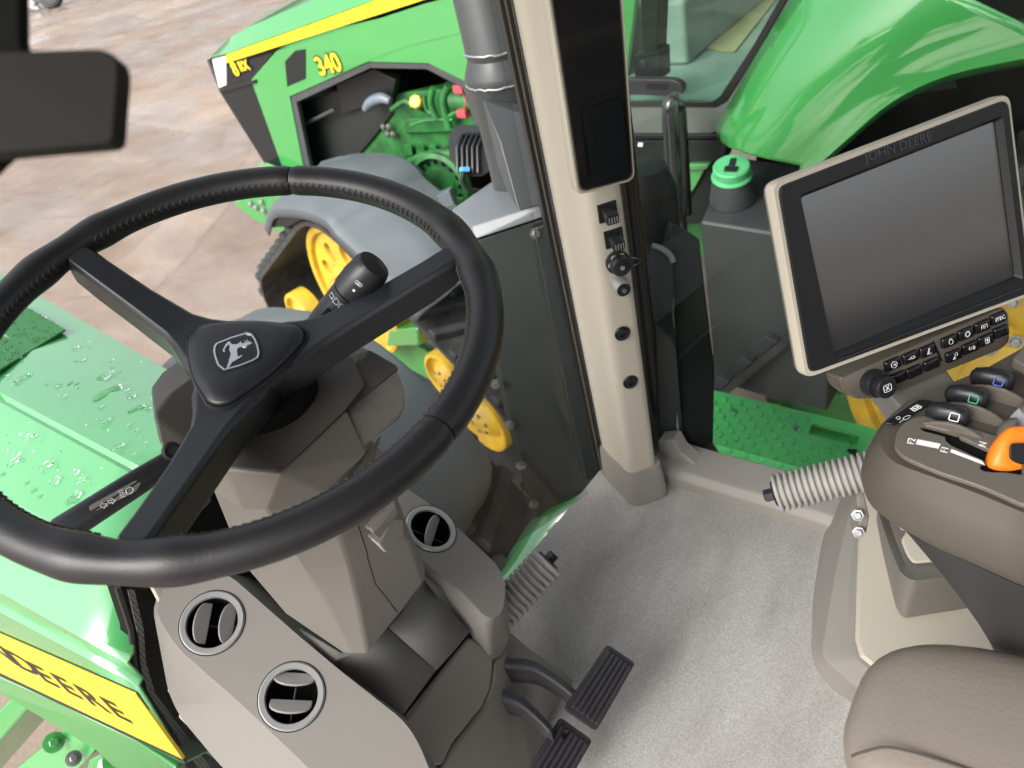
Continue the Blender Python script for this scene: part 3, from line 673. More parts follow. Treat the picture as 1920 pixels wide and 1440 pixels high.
# ================================================================== PEDALS
def pedal(label, pc, corners, armpx, hole=None):
    n_ = Vector((-.12, -.70, .70)).normalized(); p0 = T(*pc)
    o = thing('brake_pedal', label, 'pedal', (p0.x, p0.y, 0), 'brake pedals')
    c = rpoly([PL(a, b, p0, n_) for a, b in corners], .006, 3)
    prism('pedal_pad', [p-n_*.006 for p in c], n_*.006, RUBP, o, bevel=.002)
    cc = [PL(a, b, p0, n_) for a, b in corners[:4]]
    lo = (cc[1]-cc[2]) ; lo.normalize()
    tl, tr, br, b_l = cc
    for i in range(6):
        s_ = (i+.5)/6*.9+.05; a = tl.lerp(tr, s_); b = b_l.lerp(br, s_); d = (b-a); L_ = d.length; d.normalize()
        a, b = a+d*.008, b-d*.008
        tr_ = d.cross(n_)*.0026
        prism('grip_rib', [a+tr_+n_*.0005, a-tr_+n_*.0005, b-tr_+n_*.0005, b+tr_+n_*.0005], n_*.004, RUBP, o, bevel=.0014)
    path = smoothpath([T(*q) for q in armpx], 6); rings = []
    for i, p in enumerate(path):
        rings.append([p+Vector((0, 0, .026)), p+Vector((.010, .006, .024)), p+Vector((.010, .006, -.020)), p+Vector((0, 0, -.022)), p+Vector((-.003, -.003, -.014)), p+Vector((-.003, -.003, .019))])
    loft('pedal_arm', rings, RUBA, o, bevel=.002)
    if hole: lathe('lock_pin_hole', [(.004, 0), (.004, .0005), (0, .0005)], PL(*hole, p0+n_*.005, n_), n_, BLACKM, o, 12)
    return o
RUBP = mat('pedal_rubber', (.032, .031, .036), .42, bump=.2, bscale=300, var=.15, vscale=30)
RUBA = mat('pedal_arm_paint', (.05, .048, .056), .38, var=.06)
pedal('dark grey ribbed brake pedal beside the open carpet', (1125, 1290, 1.06), [(1140, 1208), (1192, 1243), (1118, 1372), (1058, 1330)], [(900, 1235, 1.07), (950, 1262, 1.07), (1000, 1268, 1.075), (1040, 1290, 1.075), (1085, 1325, 1.07)])
pedal('dark grey ribbed brake pedal on the side of the dash foot', (1050, 1420, 1.04), [(1052, 1345), (1112, 1388), (1040, 1512), (975, 1470)], [(880, 1290, 1.04), (930, 1318, 1.045), (975, 1332, 1.05), (1010, 1360, 1.05), (1040, 1392, 1.045)], (1058, 1381))

# ================================================================== FOOTREST BARS
FOOT = mat('footrest_rubber', (.27, .26, .245), .6, bump=.15, bscale=500, var=.08, vscale=40)
def footrest(label, a, b, r, ribs, par_extra):
    d = (b-a); L_ = d.length; d.normalize()
    o = thing('footrest_bar', label, 'footrest', a)
    prof = [(r*.55, -.001), (r*.8, 0), (r*.86, .001)]
    for i in range(ribs):
        h0 = L_*(i+.08)/ribs; h1 = L_*(i+.62)/ribs; h2 = L_*(i+.98)/ribs
        prof += [(r*.97, h0), (r, h0+.001), (r, h1-.001), (r*.97, h1), (r*.80, h1+.0012), (r*.80, h2)]
    prof += [(r*.8, L_), (0, L_)]
    lathe('rubber_sleeve', prof, a, d, FOOT, o, 40, ang=50)
    lathe('end_cap', [(r*.62, -.003), (r*.7, -.001), (r*.7, .001)], a, d, BLACKS, o, 24)
    lathe('bolt', [(0, -.014), (r*.30, -.014), (r*.34, -.012), (r*.34, -.003)], a, d, BLACKS, o, 6, smooth=False)
    lathe('core_tube', [(r*.5, 0), (r*.5, L_+.05)], a+d*.002, d, BLACKS, o, 16)
    return o
footrest('ribbed beige footrest bar sticking out from the dash side', T(1027, 1052, 1.10), T(915, 1175, 1.085), .0265, 13, None)
o = footrest('ribbed beige footrest bar under the armrest console', T(1455, 925, .90), T(1640, 880, .86), .0225, 16, None)
p = T(1610, 930, .885); 
prism('bracket', tpx([(1600, 890, .885), (1618, 880, .88), (1622, 925, .885), (1632, 970, .89), (1625, 1005, .90), (1605, 1000, .90), (1612, 975, .895)]), (.012, .012, -.004), BEIGED, o, bevel=.003)
for q in ((1608, 966, .885), (1610, 998, .893)): bolt('bolt', T(*q), Vector((-.8, -.2, .5)), .0048, STEEL, o)

# ================================================================== RIGHT FLOOR CONSOLE
o = thing('floor_console', 'beige moulded floor console beside the seat under the armrest', 'console', (.6, .1, 0))
b0 = [Zp(*q, 0.001) for q in ((1560, 938), (1538, 1030), (1524, 1120), (1521, 1225), (1532, 1262), (1572, 1302), (1602, 1318), (1700, 1420))]
b1 = [Zp(*q, .105) for q in ((1612, 900), (1586, 985), (1563, 1090), (1541, 1222), (1550, 1240), (1602, 1286), (1640, 1300), (1760, 1380))]
b1i = [Zp(*q, .115) for q in ((1630, 900), (1604, 985), (1592, 1090), (1590, 1205), (1598, 1230), (1640, 1262), (1670, 1280), (1790, 1370))]
tail = lambda z: [Vector((.62, -.45, z)), Vector((.735, -.45, z)), Vector((.735, .22, z))]
loft('step_moulding', [rpoly(b0+tail(0.001), .02, 2), rpoly(b1+tail(.10), .02, 2), rpoly(b1i+tail(.112), .02, 2)], BEIGE, o, bevel=.006, ang=20)
b2 = [Zp(*q, .118) for q in ((1622, 905), (1610, 985), (1606, 1090), (1603, 1200), (1612, 1232), (1660, 1272))]
b3 = [Zp(*q, .128) for q in ((1626, 905), (1616, 985), (1612, 1090), (1610, 1198), (1620, 1228), (1668, 1266))]
tl2 = lambda z: [Vector((.6, -.4, z)), Vector((.72, -.4, z)), Vector((.72, .2, z))]
loft('inner_panel', [b2+tl2(.118), b3+tl2(.128)], BEIGEL, o, bevel=.004)
c1 = [Zp(*q, .13) for q in ((1640, 960), (1658, 1050), (1680, 1140), (1692, 1160), (1820, 1140), (1960, 1100), (1900, 950), (1760, 900))]
c2 = [Zp(*q, .20) for q in ((1642, 945), (1662, 1010), (1688, 1075), (1712, 1090), (1800, 1078), (1930, 1040), (1880, 920), (1760, 880))]
c3 = [Zp(*q, .19) for q in ((1656, 945), (1676, 1005), (1698, 1060), (1716, 1072), (1795, 1062), (1910, 1030), (1868, 925), (1762, 888))]
loft('raised_tray', [rpoly(c1, .02, 3), rpoly(c2, .02, 3), rpoly(c3, .02, 3)], BEIGED, o, bevel=.004, ang=30)
prism('tray_mat', rpoly([Zp(*q, .191) for q in ((1690, 985), (1700, 1000), (1688, 1015), (1700, 1045), (1712, 1060), (1790, 1052), (1890, 1020), (1850, 930), (1760, 900))], .006, 2), (0, 0, .006), BEIGEL, o, bevel=.003)
prism('tray_lid', rpoly([Zp(*q, .198) for q in ((1672, 960), (1690, 1000), (1715, 985), (1745, 1000), (1790, 1030), (1850, 960), (1760, 910))], .006, 2), (0, 0, .012), BEIGEL, o, bevel=.003)
hull('seat_slide_handle', tpx([(1735, 1232, .88), (1760, 1215, .87), (1785, 1210, .86), (1820, 1230, .85), (1790, 1240, .86)])+[p+Vector((0, 0, -.03)) for p in tpx([(1735, 1232, .88), (1820, 1230, .85)])], BLACK, o, bevel=.003)

# ================================================================== TOUCH MONITOR
MC = Vector((.5021, .1344, .6998)); MH = Vector((.80519, -.59225, .03016)); MV = Vector((.17352, .28393, .94301))
MF = Fr(MC, MH, MV)
o = thing('touch_monitor', 'large black framed touch monitor with a row of icon buttons', 'monitor', MC-Vector((0, 0, .12)))
def mp(l, w=0): return [MF.px(a, b, w) for a, b in l]
hw, hh_ = .1055, .079
fo = [(1441, 346), (1897, 172), (1950, 548), (1509, 712)]
bo = [MF.inv(p)[:2] for p in mp([(1449, 346), (1892, 176), (1936, 552), (1512, 709)], .006)]
def bring(k, w, r=.010):  # outline grown by k metres
    cx = sum(p[0] for p in bo)/4; cy = sum(p[1] for p in bo)/4
    return [Vector(q) for q in rpoly([MF(x+k*math.copysign(1, x-cx), y+k*math.copysign(1, y-cy), w) for x, y in bo], r, 4)]
loft('rear_shell', [bring(-.035, -.034), bring(-.022, -.022), bring(-.004, -.0150), bring(.0, -.0125), bring(.0, -.0085)], BEIGED, o, ang=50)
loft('frame', [bring(.0, -.0082), bring(.001, -.0075), bring(.001, .003), bring(.0002, .006), bring(-.0035, .006), bring(-.0035, .002)], BEIGEL, o, cap=False, ang=50)
def rect4(w, h, z, r): return [MF(u, v, z) for u, v in rrect(w, h, r, 4)]
def bz(k, w): return bring(k, w, .008)
def inn(w, gx, gy, r=.003): return [Vector(q) for q in rpoly([MF(-hw-gx, hh_+gy, w), MF(hw+gx, hh_+gy, w), MF(hw+gx, -hh_-gy, w), MF(-hw-gx, -hh_-gy, w)], r, 4)]
ra, rb = bz(-.0035, .0058), bz(-.0045, .0085)
# order of the bezel ring is TL, TR, BR, BL as well
loft('bezel', [ra, rb, inn(.0085, .004, .004), inn(.004, .001, .001), inn(.0025, .0, .0)], BLACKB if 'BLACKB' in globals() else BLACK, o, cap=False, ang=30)
prism('screen', [MF(-hw, hh_, .002), MF(hw, hh_, .002), MF(hw, -hh_, .002), MF(-hw, -hh_, .002)], MF.z*-.003, SCREENM, o, smooth=False)
p0, p1 = MF.px(1619, 298, .0086), MF.px(1750, 254, .0086); ex_ = (p1-p0); wdt = ex_.length; ex_.normalize(); ey_ = MF.z.cross(ex_)
DKT = mat('moulded_letters', (.03, .032, .036), .22)
def tf(o_, ex, ey, ez): return lambda u, v, w: o_+ex*u+ey*v+ez*w
text('maker_lettering', 'JOHN DEERE', tf((p0+p1)/2, ex_, ey_, MF.z), .0125, DKT, o, .0006)
tube('bezel_groove', [MF.px(1570, 676, .0088), MF.px(1912, 541, .0088)], .0011, BLACKG, o, 6)
# control strip
st = rpoly(mp([(1572, 708), (1878, 575), (1890, 588), (1892, 640), (1876, 654), (1648, 745), (1604, 748), (1580, 730)], .004), .004, 3)
loft('control_strip', [[p-MF.z*.022 for p in st], st, [p.lerp(sum(st, Vector())/len(st), .02)+MF.z*.0015 for p in st]], BROWN, o, ang=40)
g_ = [MF.px(1749, 640, .0056), MF.px(1765, 676, .0056)]
tube('groove', g_, .0012, BLACKM, o, 6)
rows = [((1671, 682, 'arrow'), (1704, 669, 'lever'), (1736, 657, 'pen'), (1777, 639, 'engine'), (1808, 625, 'gear'), (1839, 611, 'pto'), (1869, 596, 'ITEC')),
        ((1682, 707, ''), (1711, 696, ''), (1744, 682, ''), (1785, 666, 'lamp'), (1816, 651, 'fan'), (1845, 637, 'seat'), (1874, 621, ''))]
bx = (MF.px(1869, 596)-MF.px(1671, 682)).normalized()
def ring2(f, u, v, r, ru=None, n=14, par=None, th=.00024): tube('icon', [f(u+r*math.cos(2*math.pi*i/n), v+(ru or r)*math.sin(2*math.pi*i/n), 0) for i in range(n)], th, WHITE, par, 4, closed=True)
def seg(f, pts, par, closed=False, th=.00026): tube('icon', [f(a, b, 0) for a, b in pts], th, WHITE, par, 4, closed=closed)
for row in rows:
    for (x, y, ic) in row:
        f = Fr(MF.px(x, y, .0055), bx, MF.z.cross(bx)); u_ = .001
        pts = [f(u, v, 0) for u, v in rrect(.0176, .0112, .0015, 3)]
        c_ = f.o
        b_ = loft('button', [pts, [p+MF.z*.002 for p in pts], [p.lerp(c_, .10)+MF.z*.0038 for p in pts], [p.lerp(c_, .45)+MF.z*.0043 for p in pts]], BLACKG, o, ang=60)
        f = Fr(f(0, 0, .0045), f.x, f.y)
        if ic == 'arrow': ring2(f, 0, 0, .0033, par=b_); seg(f, [(-.0018, 0), (.0018, 0)], b_); seg(f, [(.0003, .0014), (.0019, 0), (.0003, -.0014)], b_)
        elif ic == 'lever': ring2(f, .001, 0, .0026, .0012, par=b_); seg(f, [(-.0016, -.0002), (-.0042, -.0006)], b_)
        elif ic == 'pen': seg(f, [(-.0022, -.0028), (.0005, .0032), (.0013, .003), (-.0008, -.0028), (.0026, -.0028)], b_)
        elif ic == 'engine': ring2(f, 0, -.0004, .0024, par=b_); seg(f, [(-.0012, .0017), (-.0010, .003), (.0010, .003), (.0012, .0017)], b_)
        elif ic == 'gear':
            ring2(f, 0, 0, .0022, par=b_)
            for i in range(10): q = 2*math.pi*i/10; seg(f, [(.0024*math.cos(q), .0024*math.sin(q)), (.0033*math.cos(q), .0033*math.sin(q))], b_, th=.0004)
        elif ic == 'pto': ring2(f, 0, -.0006, .0012, par=b_); seg(f, [(-.0034, -.002), (-.0034, .0018), (.0034, .0018), (.0034, -.002)], b_)
        elif ic == 'ITEC': text('lettering', 'ITEC', tf(f.o, f.x, f.y, f.z), .0058, WHITE, b_, .0002)
        elif ic == 'lamp': ring2(f, .0015, .0014, .0016, par=b_); [seg(f, [(-.0005-i*.0001, .0002-i*.0004), (-.003+i*.0012, -.003)], b_, th=.00025) for i in range(4)]
        elif ic == 'fan': ring2(f, -.0018, .0004, .0015, par=b_, n=8); [seg(f, [(.0012+i*.001, -.002), (.0017+i*.001, 0.), (.0012+i*.001, .0018)], b_, th=.00025) for i in range(3)]
        elif ic == 'seat': seg(f, [(-.0022, -.003), (.0022, -.003), (.0024, .003), (-.0024, .003)], b_, True); seg(f, [(0, -.002), (0, .0016)], b_, th=.0006); seg(f, [(-.0011, .0006), (0, .0018), (.0011, .0006)], b_)
f = Fr(MF.px(1633, 716, .005), bx, MF.z.cross(bx))
prof = [(.0145, 0), (.0145, .001)]
k = lathe('dial', [(.0135, 0), (.0135, .012), (.0128, .0135)], f.o, MF.z, BLACKS, o, 36)
for i in range(30):
    q = 2*math.pi*i/30; c_ = f(.0135*math.cos(q), .0135*math.sin(q), .001); tube('grip_ridge', [c_, c_+MF.z*.0105], .0005, BLACKS, k, 4)
lathe('dial_cap', [(.0098, .0), (.0112, .006), (.0108, .0105), (.0098, .0112), (.0, .0112)], f(0, 0, .0135), MF.z, BLACK, k, 36)
g2 = Fr(f(0, 0, .0248), f.x, f.y)
seg(g2, rrect(.0082, .0072, .0015, 3), k, True, .0003); text('lettering', 'X', tf(g2.o, g2.x, g2.y, g2.z), .0065, WHITE, k, .0002)
prism('stand', tpx([(1665, 742, .80), (1775, 690, .80), (1795, 720, .80), (1810, 760, .80), (1710, 800, .80), (1690, 770, .80)]), (.03, .03, -.03), TROUGH, o, bevel=.004)

# ================================================================== ARMREST CONSOLE
o = thing('armrest_console', 'brown grey armrest console with orange lever and lever slot', 'armrest', (.42, 0, .4))
ra = [Zp(*q, .578) for q in ((1712, 748), (1672, 780), (1652, 815), (1655, 842), (1680, 868), (1745, 893), (1832, 925), (1920, 962), (2060, 1020), (2200, 800), (2000, 630), (1850, 690))]
rb = [Zp(*q, .558) for q in ((1702, 752), (1656, 792), (1632, 835), (1634, 868), (1662, 900), (1740, 935), (1830, 970), (1920, 1010), (2060, 1070), (2240, 800), (2010, 630), (1850, 695))]
rc = [Zp(*q, .525) for q in ((1695, 765), (1642, 815), (1617, 868), (1617, 908), (1642, 945), (1730, 1000), (1826, 1045), (1920, 1085), (2060, 1140), (2280, 800), (2020, 640), (1850, 710))]
rd = [Zp(*q, .510) for q in ((1696, 780), (1646, 830), (1621, 885), (1622, 925), (1648, 962), (1732, 1015), (1826, 1058), (1920, 1098), (2060, 1155), (2280, 830), (2020, 660), (1850, 730))]
re = [Zp(*q, .505) for q in ((1700, 800), (1660, 850), (1640, 900), (1642, 935), (1668, 970), (1740, 1015), (1830, 1058), (1920, 1100), (2060, 1155), (2270, 840), (2010, 680), (1850, 745))]
def dense(r): return smoothpath(r+[r[0]], 3)[:-1]
loft('top_shell', [[p.lerp(sum(ra, Vector())/len(ra), .15) for p in dense(ra)], dense(ra), dense(rb), dense(rc), dense(rd), dense(re)], BROWN, o, ang=50)
rs = [Zp(*q, .502) for q in ((1712, 830), (1690, 870), (1672, 920), (1680, 965), (1700, 998), (1745, 1022), (1832, 1062), (1920, 1102), (2060, 1158), (2250, 860), (2000, 700), (1850, 770))]
rt = [Zp(*q, .40) for q in ((1840, 960), (1822, 1000), (1812, 1060), (1820, 1110), (1832, 1145), (1842, 1180), (1868, 1212), (1930, 1228), (2060, 1260), (2200, 1000), (2050, 850), (1900, 900))]
ru = [Zp(*q, .36) for q in ((1870, 1010), (1855, 1060), (1846, 1120), (1850, 1165), (1856, 1200), (1868, 1226), (1888, 1238), (1940, 1245), (2060, 1270), (2200, 1050), (2060, 900), (1920, 960))]
loft('under_shell', [dense(rs), dense(rt), dense(ru)], mat('dark_under_shell', (.028, .026, .027), .5, bump=.1, bscale=900), o, ang=60)
# lever gate plate with its slot
gz = .581
go = [(1690, 800), (1724, 785), (1766, 790), (1862, 824), (1930, 838), (1990, 930), (1935, 962), (1837, 918), (1760, 893), (1698, 866), (1676, 848), (1678, 822)]
def z6(x, y): return 1560+x/4, 560+y/4
slot = [(665, 990), (700, 980), (940, 1035), (957, 1065), (1180, 1165), (1290, 1200), (1420, 1260), (1420, 1350), (1290, 1330), (1200, 1330), (1130, 1320), (1102, 1300), (1115, 1265), (1148, 1250), (1000, 1180), (890, 1128), (852, 1095), (846, 1062), (690, 1022), (664, 1006)]
def dome_z(x, y): return gz
plate('lever_gate', rpoly([Zp(*q, gz) for q in go], .01, 3), [[Zp(*z6(*q), gz) for q in slot]], (0, 0, .005), BROWNL, o, bevel=.0015)
prism('slot_floor', [Zp(*z6(*q), gz-.0015) for q in slot], (0, 0, .0012), BLACKM, o, smooth=False)
for wpoly in ([(640, 1055), (815, 1090), (800, 1125), (628, 1090)], [(895, 1128), (1125, 1218), (1148, 1250), (885, 1150)]):
    prism('white_wedge', [Zp(*z6(*q), gz+.0051) for q in wpoly], (0, 0, .0003), WHITE, o, smooth=False)
def ztext(s, px, py, ang_px, size):
    p = Zp(px, py, gz+.0054); q = Zp(px+math.cos(ang_px)*10, py+math.sin(ang_px)*10, gz+.0054); ex = (q-p).normalized(); ey = Vector((0, 0, 1)).cross(ex)
    text('lettering', s, tf(p, ex, ey, Vector((0, 0, 1))), size, WHITE, o, .0002)
ztext('F2', *z6(597, 1068), R(-72), .0085); ztext('F1', *z6(848, 1132), R(-72), .0085); ztext('N', *z6(1133, 1092), R(-72), .0085)
# label panel
prism('label_panel', rpoly([Zp(*q, .580) for q in ((1657, 796), (1676, 799), (1700, 786), (1749, 757), (1746, 754), (1722, 752))], .002, 2), (0, 0, .0025), BLACKG, o, bevel=.0008)
p, q = Zp(*z6(600, 838), .583), Zp(*z6(665, 803), .583); ex = (q-p).normalized(); ey = Vector((0, 0, 1)).cross(ex)
text('lettering', 'ISB', tf((p+q)/2, ex, ey, Vector((0, 0, 1))), .0085, WHITE, o, .0002)
fI = Fr(Zp(*z6(535, 905), .583), ex, ey)
ring2(fI, .004, .0, .0042, .0016, par=o); seg(fI, [(-.001, -.0004), (-.006, -.001)], o); ring2(fI, -.002, .004, .0018, par=o)
# fingertip levers in their pockets
for (dx_, dy_, wcol) in ((880, 880, WHITE), (1025, 745, mat('green_mark', (.05, .45, .25), .5)), (1212, 615, mat('blue_mark', (.1, .16, .65), .5))):
    c_ = Zp(*z6(dx_, dy_), .588); t2 = Zp(*z6(dx_+215, dy_+55), .588); d = (t2-c_).normalized(); sid = d.cross(Vector((0, 0, 1)))
    rings = []
    for (h, rr) in ((-.020, .004), (-.017, .009), (-.008, .0128), (.004, .0136), (.011, .0125), (.015, .009), (.017, .003)):
        rings.append([c_+d*h+(sid*math.cos(2*math.pi*i/20)*.0085*min(1, rr/.011)+Vector((0, 0, 1))*math.sin(2*math.pi*i/20)*rr) for i in range(20)])
    k = loft('fingertip_lever', rings, BLACKS, o, ang=60)
    mf_ = Fr(c_+Vector((0, 0, .0165))+d*.003, d, Vector((0, 0, 1)).cross(d)); mf_ = Fr(mf_.o-d*0+(-sid)*0, d, mf_.y)
    fc = (CAM-c_).normalized(); m_ = Fr(c_+fc*.0142+d*.004, d, fc.cross(d)); tube('mark', [m_(u, v, 0) for u, v in rrect(.0075, .007, .001, 2)], .0005, wcol, k, 4, closed=True)
    # curved pocket wall beyond the lever, and the paddle rest
    w0 = c_-sid*-.016
    wall = []
    for i in range(9):
        s_ = i/8; wall.append(c_+sid*.0135+d*(-.03+.085*s_)+Vector((0, 0, -.012+.018*math.sin(math.pi*min(1, s_*1.15))**.8)))
    prism('pocket_wall', [wall[0]+Vector((0, 0, -.012))]+wall+[wall[-1]+Vector((0, 0, -.02))], sid*.0035, BROWNL, o, bevel=.0008)
    wall2 = [p-sid*.030 for p in wall]
    p_ = c_+d*.043; rings = []
    for (h, rr) in ((-.004, .002), (-.002, .0075), (.003, .0095), (.008, .0075), (.011, .002)):
        rings.append([p_+d*h+sid*math.cos(2*math.pi*i/16)*rr*1.1+Vector((0, 0, 1))*(math.sin(2*math.pi*i/16)*rr+h*.9) for i in range(16)])
    loft('paddle', rings, BROWNL, o, ang=60)
prism('grey_pad', rpoly([Zp(*q, .582) for q in ((1885, 800), (1920, 765), (1990, 720), (2060, 800), (1950, 850), (1900, 822))], .006, 2), (0, 0, .012), mat('light_grey_pad', (.40, .40, .42), .5), o, bevel=.003)
prism('grey_pad', rpoly([Zp(*q, .586) for q in ((1892, 690), (1920, 660), (1980, 640), (1990, 690), (1940, 715))], .004, 2), (0, 0, .012), BROWNL, o, bevel=.003)
# orange lever
ol = tpx([(1871, 822, .66), (1888, 800, .66), (1910, 794, .66), (1965, 800, .66), (1990, 860, .66), (1965, 915, .66), (1920, 909, .66), (1888, 904, .66), (1864, 884, .66), (1858, 862, .66)])
oc = sum(ol, Vector())/len(ol); od = Vector((.10, .35, -.93)).normalized()
dl = smoothpath(ol+[ol[0]], 3)[:-1]
k = loft('orange_lever', [[p.lerp(oc, .35)-od*.006 for p in dl], [p.lerp(oc, .12)-od*.003 for p in dl], [p+od*.004 for p in dl], [p+od*.014 for p in dl], [p.lerp(oc, .15)+od*.024 for p in dl], [p.lerp(oc, .5)+od*.03 for p in dl]], ORANGE, o, sub=1)
bb = rpoly(tpx([(1892, 832, .651), (1930, 832, .651), (1945, 862, .651), (1918, 872, .651), (1893, 862, .651)]), .004, 3)
prism('lever_button', [p+od*.001 for p in bb], -od*.0025, BLACK, k, bevel=.001)
tube('lever_stem', [oc+od*.02, oc+od*.075], .008, BLACK, k, 12)

# ================================================================== SEAT
o = thing('operator_seat', 'brown grey leather seat cushion beside the armrest console', 'seat', (.2, -.15, .25))
def cushion(name, c, ex, ey, a, b, h, zc, e=3.2, n=64, m=28, dz=0):
    rings = []
    for j in range(m+1):
        ph = -math.pi/2+math.pi*j/m; ring = []
        cp = math.copysign(abs(math.cos(ph))**.55, math.cos(ph)); spv = math.copysign(abs(math.sin(ph))**.75, math.sin(ph))
        for i in range(n):
            th = 2*math.pi*i/n; u = math.copysign(abs(math.cos(th))**(2/e), math.cos(th)); v = math.copysign(abs(math.sin(th))**(2/e), math.sin(th))
            ring.append(c+ex*(a*u*max(cp, .002))+ey*(b*v*max(cp, .002))+Vector((0, 0, 1))*(zc+h*spv))
        rings.append(ring)
    return loft(name, rings, SEATL, o, ang=80)
sx = X0 = Vector((1, 0, 0)); sy = Vector((0, 1, 0)); cc_ = Vector((-.06, -.19, .39))
cushion('cushion_centre', Vector((-.06, -.19, .398)), sx, sy, .205, .264, .051, .0, 6)
cushion('side_bolster', Vector((.178, -.19, .40)), sx, sy, .1085, .267, .056, .0, 3.0)
cushion('side_bolster', Vector((-.298, -.19, .40)), sx, sy, .1085, .267, .056, .0, 3.0)
SEAM = mat('seam_thread', (.05, .043, .036), .7)
tube('seam', smoothpath([Vector((.112, .060, .4365)), Vector((.118, .052, .4415)), Vector((.128, .035, .4478)), Vector((.134, 0, .4508)), Vector((.138, -.05, .4522)), Vector((.14, -.15, .453))], 5), .0013, SEAM, o, 6)
tube('edge_piping', smoothpath([Zp(*q, .425) for q in ((1690, 1254), (1720, 1247), (1760, 1242), (1840, 1243), (1920, 1245), (2000, 1255))], 5), .0022, SEATL, o, 6)
bk_ = Fr(Vector((-.06, -.50, .45)), sx, Vector((0, 0, 1))-sy*.18)
loft('backrest', [[bk_(u*k, .35+v*k, w) for u, v in rrect(.48, .74, .10, 5)] for k, w in ((.9, .10), (1, .06), (1, -.02), (.92, -.06))], SEATL, o, ang=60)
box('seat_pan', Fr(cc_, sx, sy), -.2, .2, -.2, .2, -.16, -.10, BLACK, o, bevel=.01)

# ================================================================== DARK BLOCK BY THE LENS
o = thing('door_latch_block', 'dark blurred latch block on a black upright beside the wheel', 'latch', T(60, 190, .26))
bd = rpoly(tpx([(-160, 100, .25), (188, 90, .25), (217, 104, .25), (222, 130, .25), (212, 258, .25), (202, 268, .25), (-160, 300, .25)]), .004, 3)
prism('latch_body', bd, CW*.009, mat('latch_plastic', (.016, .0145, .013), .75, spec=.2), o, bevel=.004)
prism('upright', tpx([(-200, -200, .262), (38, -200, .262), (40, 70, .262), (46, 100, .262), (16, 290, .262), (-40, 345, .262), (-200, 420, .262)]), CW*.006, BLACKM, o, bevel=.002)
_h = T(-70, -120, .268); tube('hanger_rod', [_h, Vector((_h.x, _h.y, 1.70))], .012, BLACKM, o, 12)
# ================================================================== OUTSIDE: OWN HOOD
o = thing('engine_hood', 'wet mint green tractor hood with yellow stripe and black lettering', 'hood', (.03, 1.6, -.1))
def line(p, q): p, q = Vector(p), Vector(q); return lambda y: p+(q-p)*((y-p.y)/(q.y-p.y))
HB = line(Zp(350, 715, .40), Zp(90, 565, .40)); HC = line(Zp(240, 880, .452), Zp(0, 750, .452))
HD = line(Zp(237, 1244, .385), Zp(0, 1111, .372)); HE = line(Zp(258, 1286, .352), Zp(0, 1148, .335)); _e0, _e1, _f0 = Zp(258, 1286, .352), Zp(0, 1148, .335), Zp(346, 1432, .205); _n = (_e1-_e0).cross(_f0-_e0).normalized(); HF = line(_f0, PL(0, 1261, _e0, _n))
ry = [.87, .87, .87, .975, Zp(237, 1244, .385).y, Zp(258, 1286, .352).y, Zp(346, 1432, .205).y, Zp(346, 1432, .205).y-.0]
stat = [0, .12, .3, .6, 1., 1.5, 2.0, 2.4]
rings = []
for s_ in stat:
    yy = [r_+s_ for r_ in ry]; nose = max(0, s_-1.6)*.10
    b_, c_, d_, e_, f_ = HB(yy[1]), HC(yy[3]), HD(yy[4]), HE(yy[5]), HF(yy[6])
    if yy[1] < 1.0: b_ = b_
    q = [b_+Vector((-.10, 0, -.13)), b_+Vector((.014, 0, -.05)), b_+Vector((.004, 0, -.006)), (b_+c_)/2+Vector((0, 0, .014)), c_+Vector((.012, 0, .001)), c_+Vector((.004, 0, -.004)), c_+Vector((-.004, 0, .002)), (c_+d_)/2+Vector((-.01, 0, .016)), d_+Vector((.012, 0, .007)), d_, e_+Vector((.008, 0, .004)), e_, f_, f_+Vector((.03, 0, -.02)), f_+Vector((.05, 0, -.18))]
    rings.append([p+Vector((0, 0, -nose)) for p in q])
loft('hood_shell', rings, WETG, o, closed=False, solid=.004, ang=14)
E0, E1, F0 = HE(ry[5]), HE(ry[5]+.5), HF(ry[6]); sn = (E1-E0).cross(F0-E0).normalized()
if sn.dot(CAM-E0) < 0: sn = -sn
def spx(x, y, w=.003): return PL(x, y, E0+sn*w, sn)
prism('yellow_stripe', [spx(*q) for q in ((254, 1301), (343, 1424), (-60, 1233), (-160, 1182), (-160, 1112), (0, 1189))], -sn*.004, YEL, o, smooth=False)
prism('stripe_edge', [spx(*q, .0015) for q in ((256, 1298), (348, 1431), (-60, 1240), (-160, 1190), (-160, 1108), (0, 1186))], -sn*.004, INK, o, smooth=False)
for ch, (lx, ly) in (('N', (-46, 1190)), ('D', (0, 1214)), ('E', (46, 1239)), ('E', (89, 1260)), ('R', (133, 1282)), ('E', (182, 1305))):
    def fn(u, v, w, lx=lx, ly=ly):
        u_ = u/.56; v_ = 1-(v+.34)/.70
        return spx(lx+u_*38+v_*36, ly+u_*18.5+v_*38, .0036+w)
    text('lettering', ch, fn, 1, INK, o, .0002, 'LEFT', bold=.02)
tn0, tn1, tn2 = HC(1.0), HC(1.8), HB(1.4); tnn = (tn1-tn0).cross(tn2-tn0).normalized()
if tnn.z < 0: tnn = -tnn
gp = [PL(x, y, HC(1.4)+tnn*.012, tnn) for x, y in ((50, 578), (124, 621), (0, 698), (-90, 752), (-190, 690))]
prism('hood_grille', gp, tnn*.005, mat('grille_green', (.02, .15, .035), .5, bump=.6, bscale=120), o, bevel=.001)
WATER = bpy.data.materials.new('water_drops'); WATER.use_nodes = True; b_ = WATER.node_tree.nodes['Principled BSDF']
b_.inputs['Transmission Weight'].default_value = 1; b_.inputs['IOR'].default_value = 1.2; b_.inputs['Roughness'].default_value = .02; b_.inputs['Base Color'].default_value = (.9, 1, .92, 1)
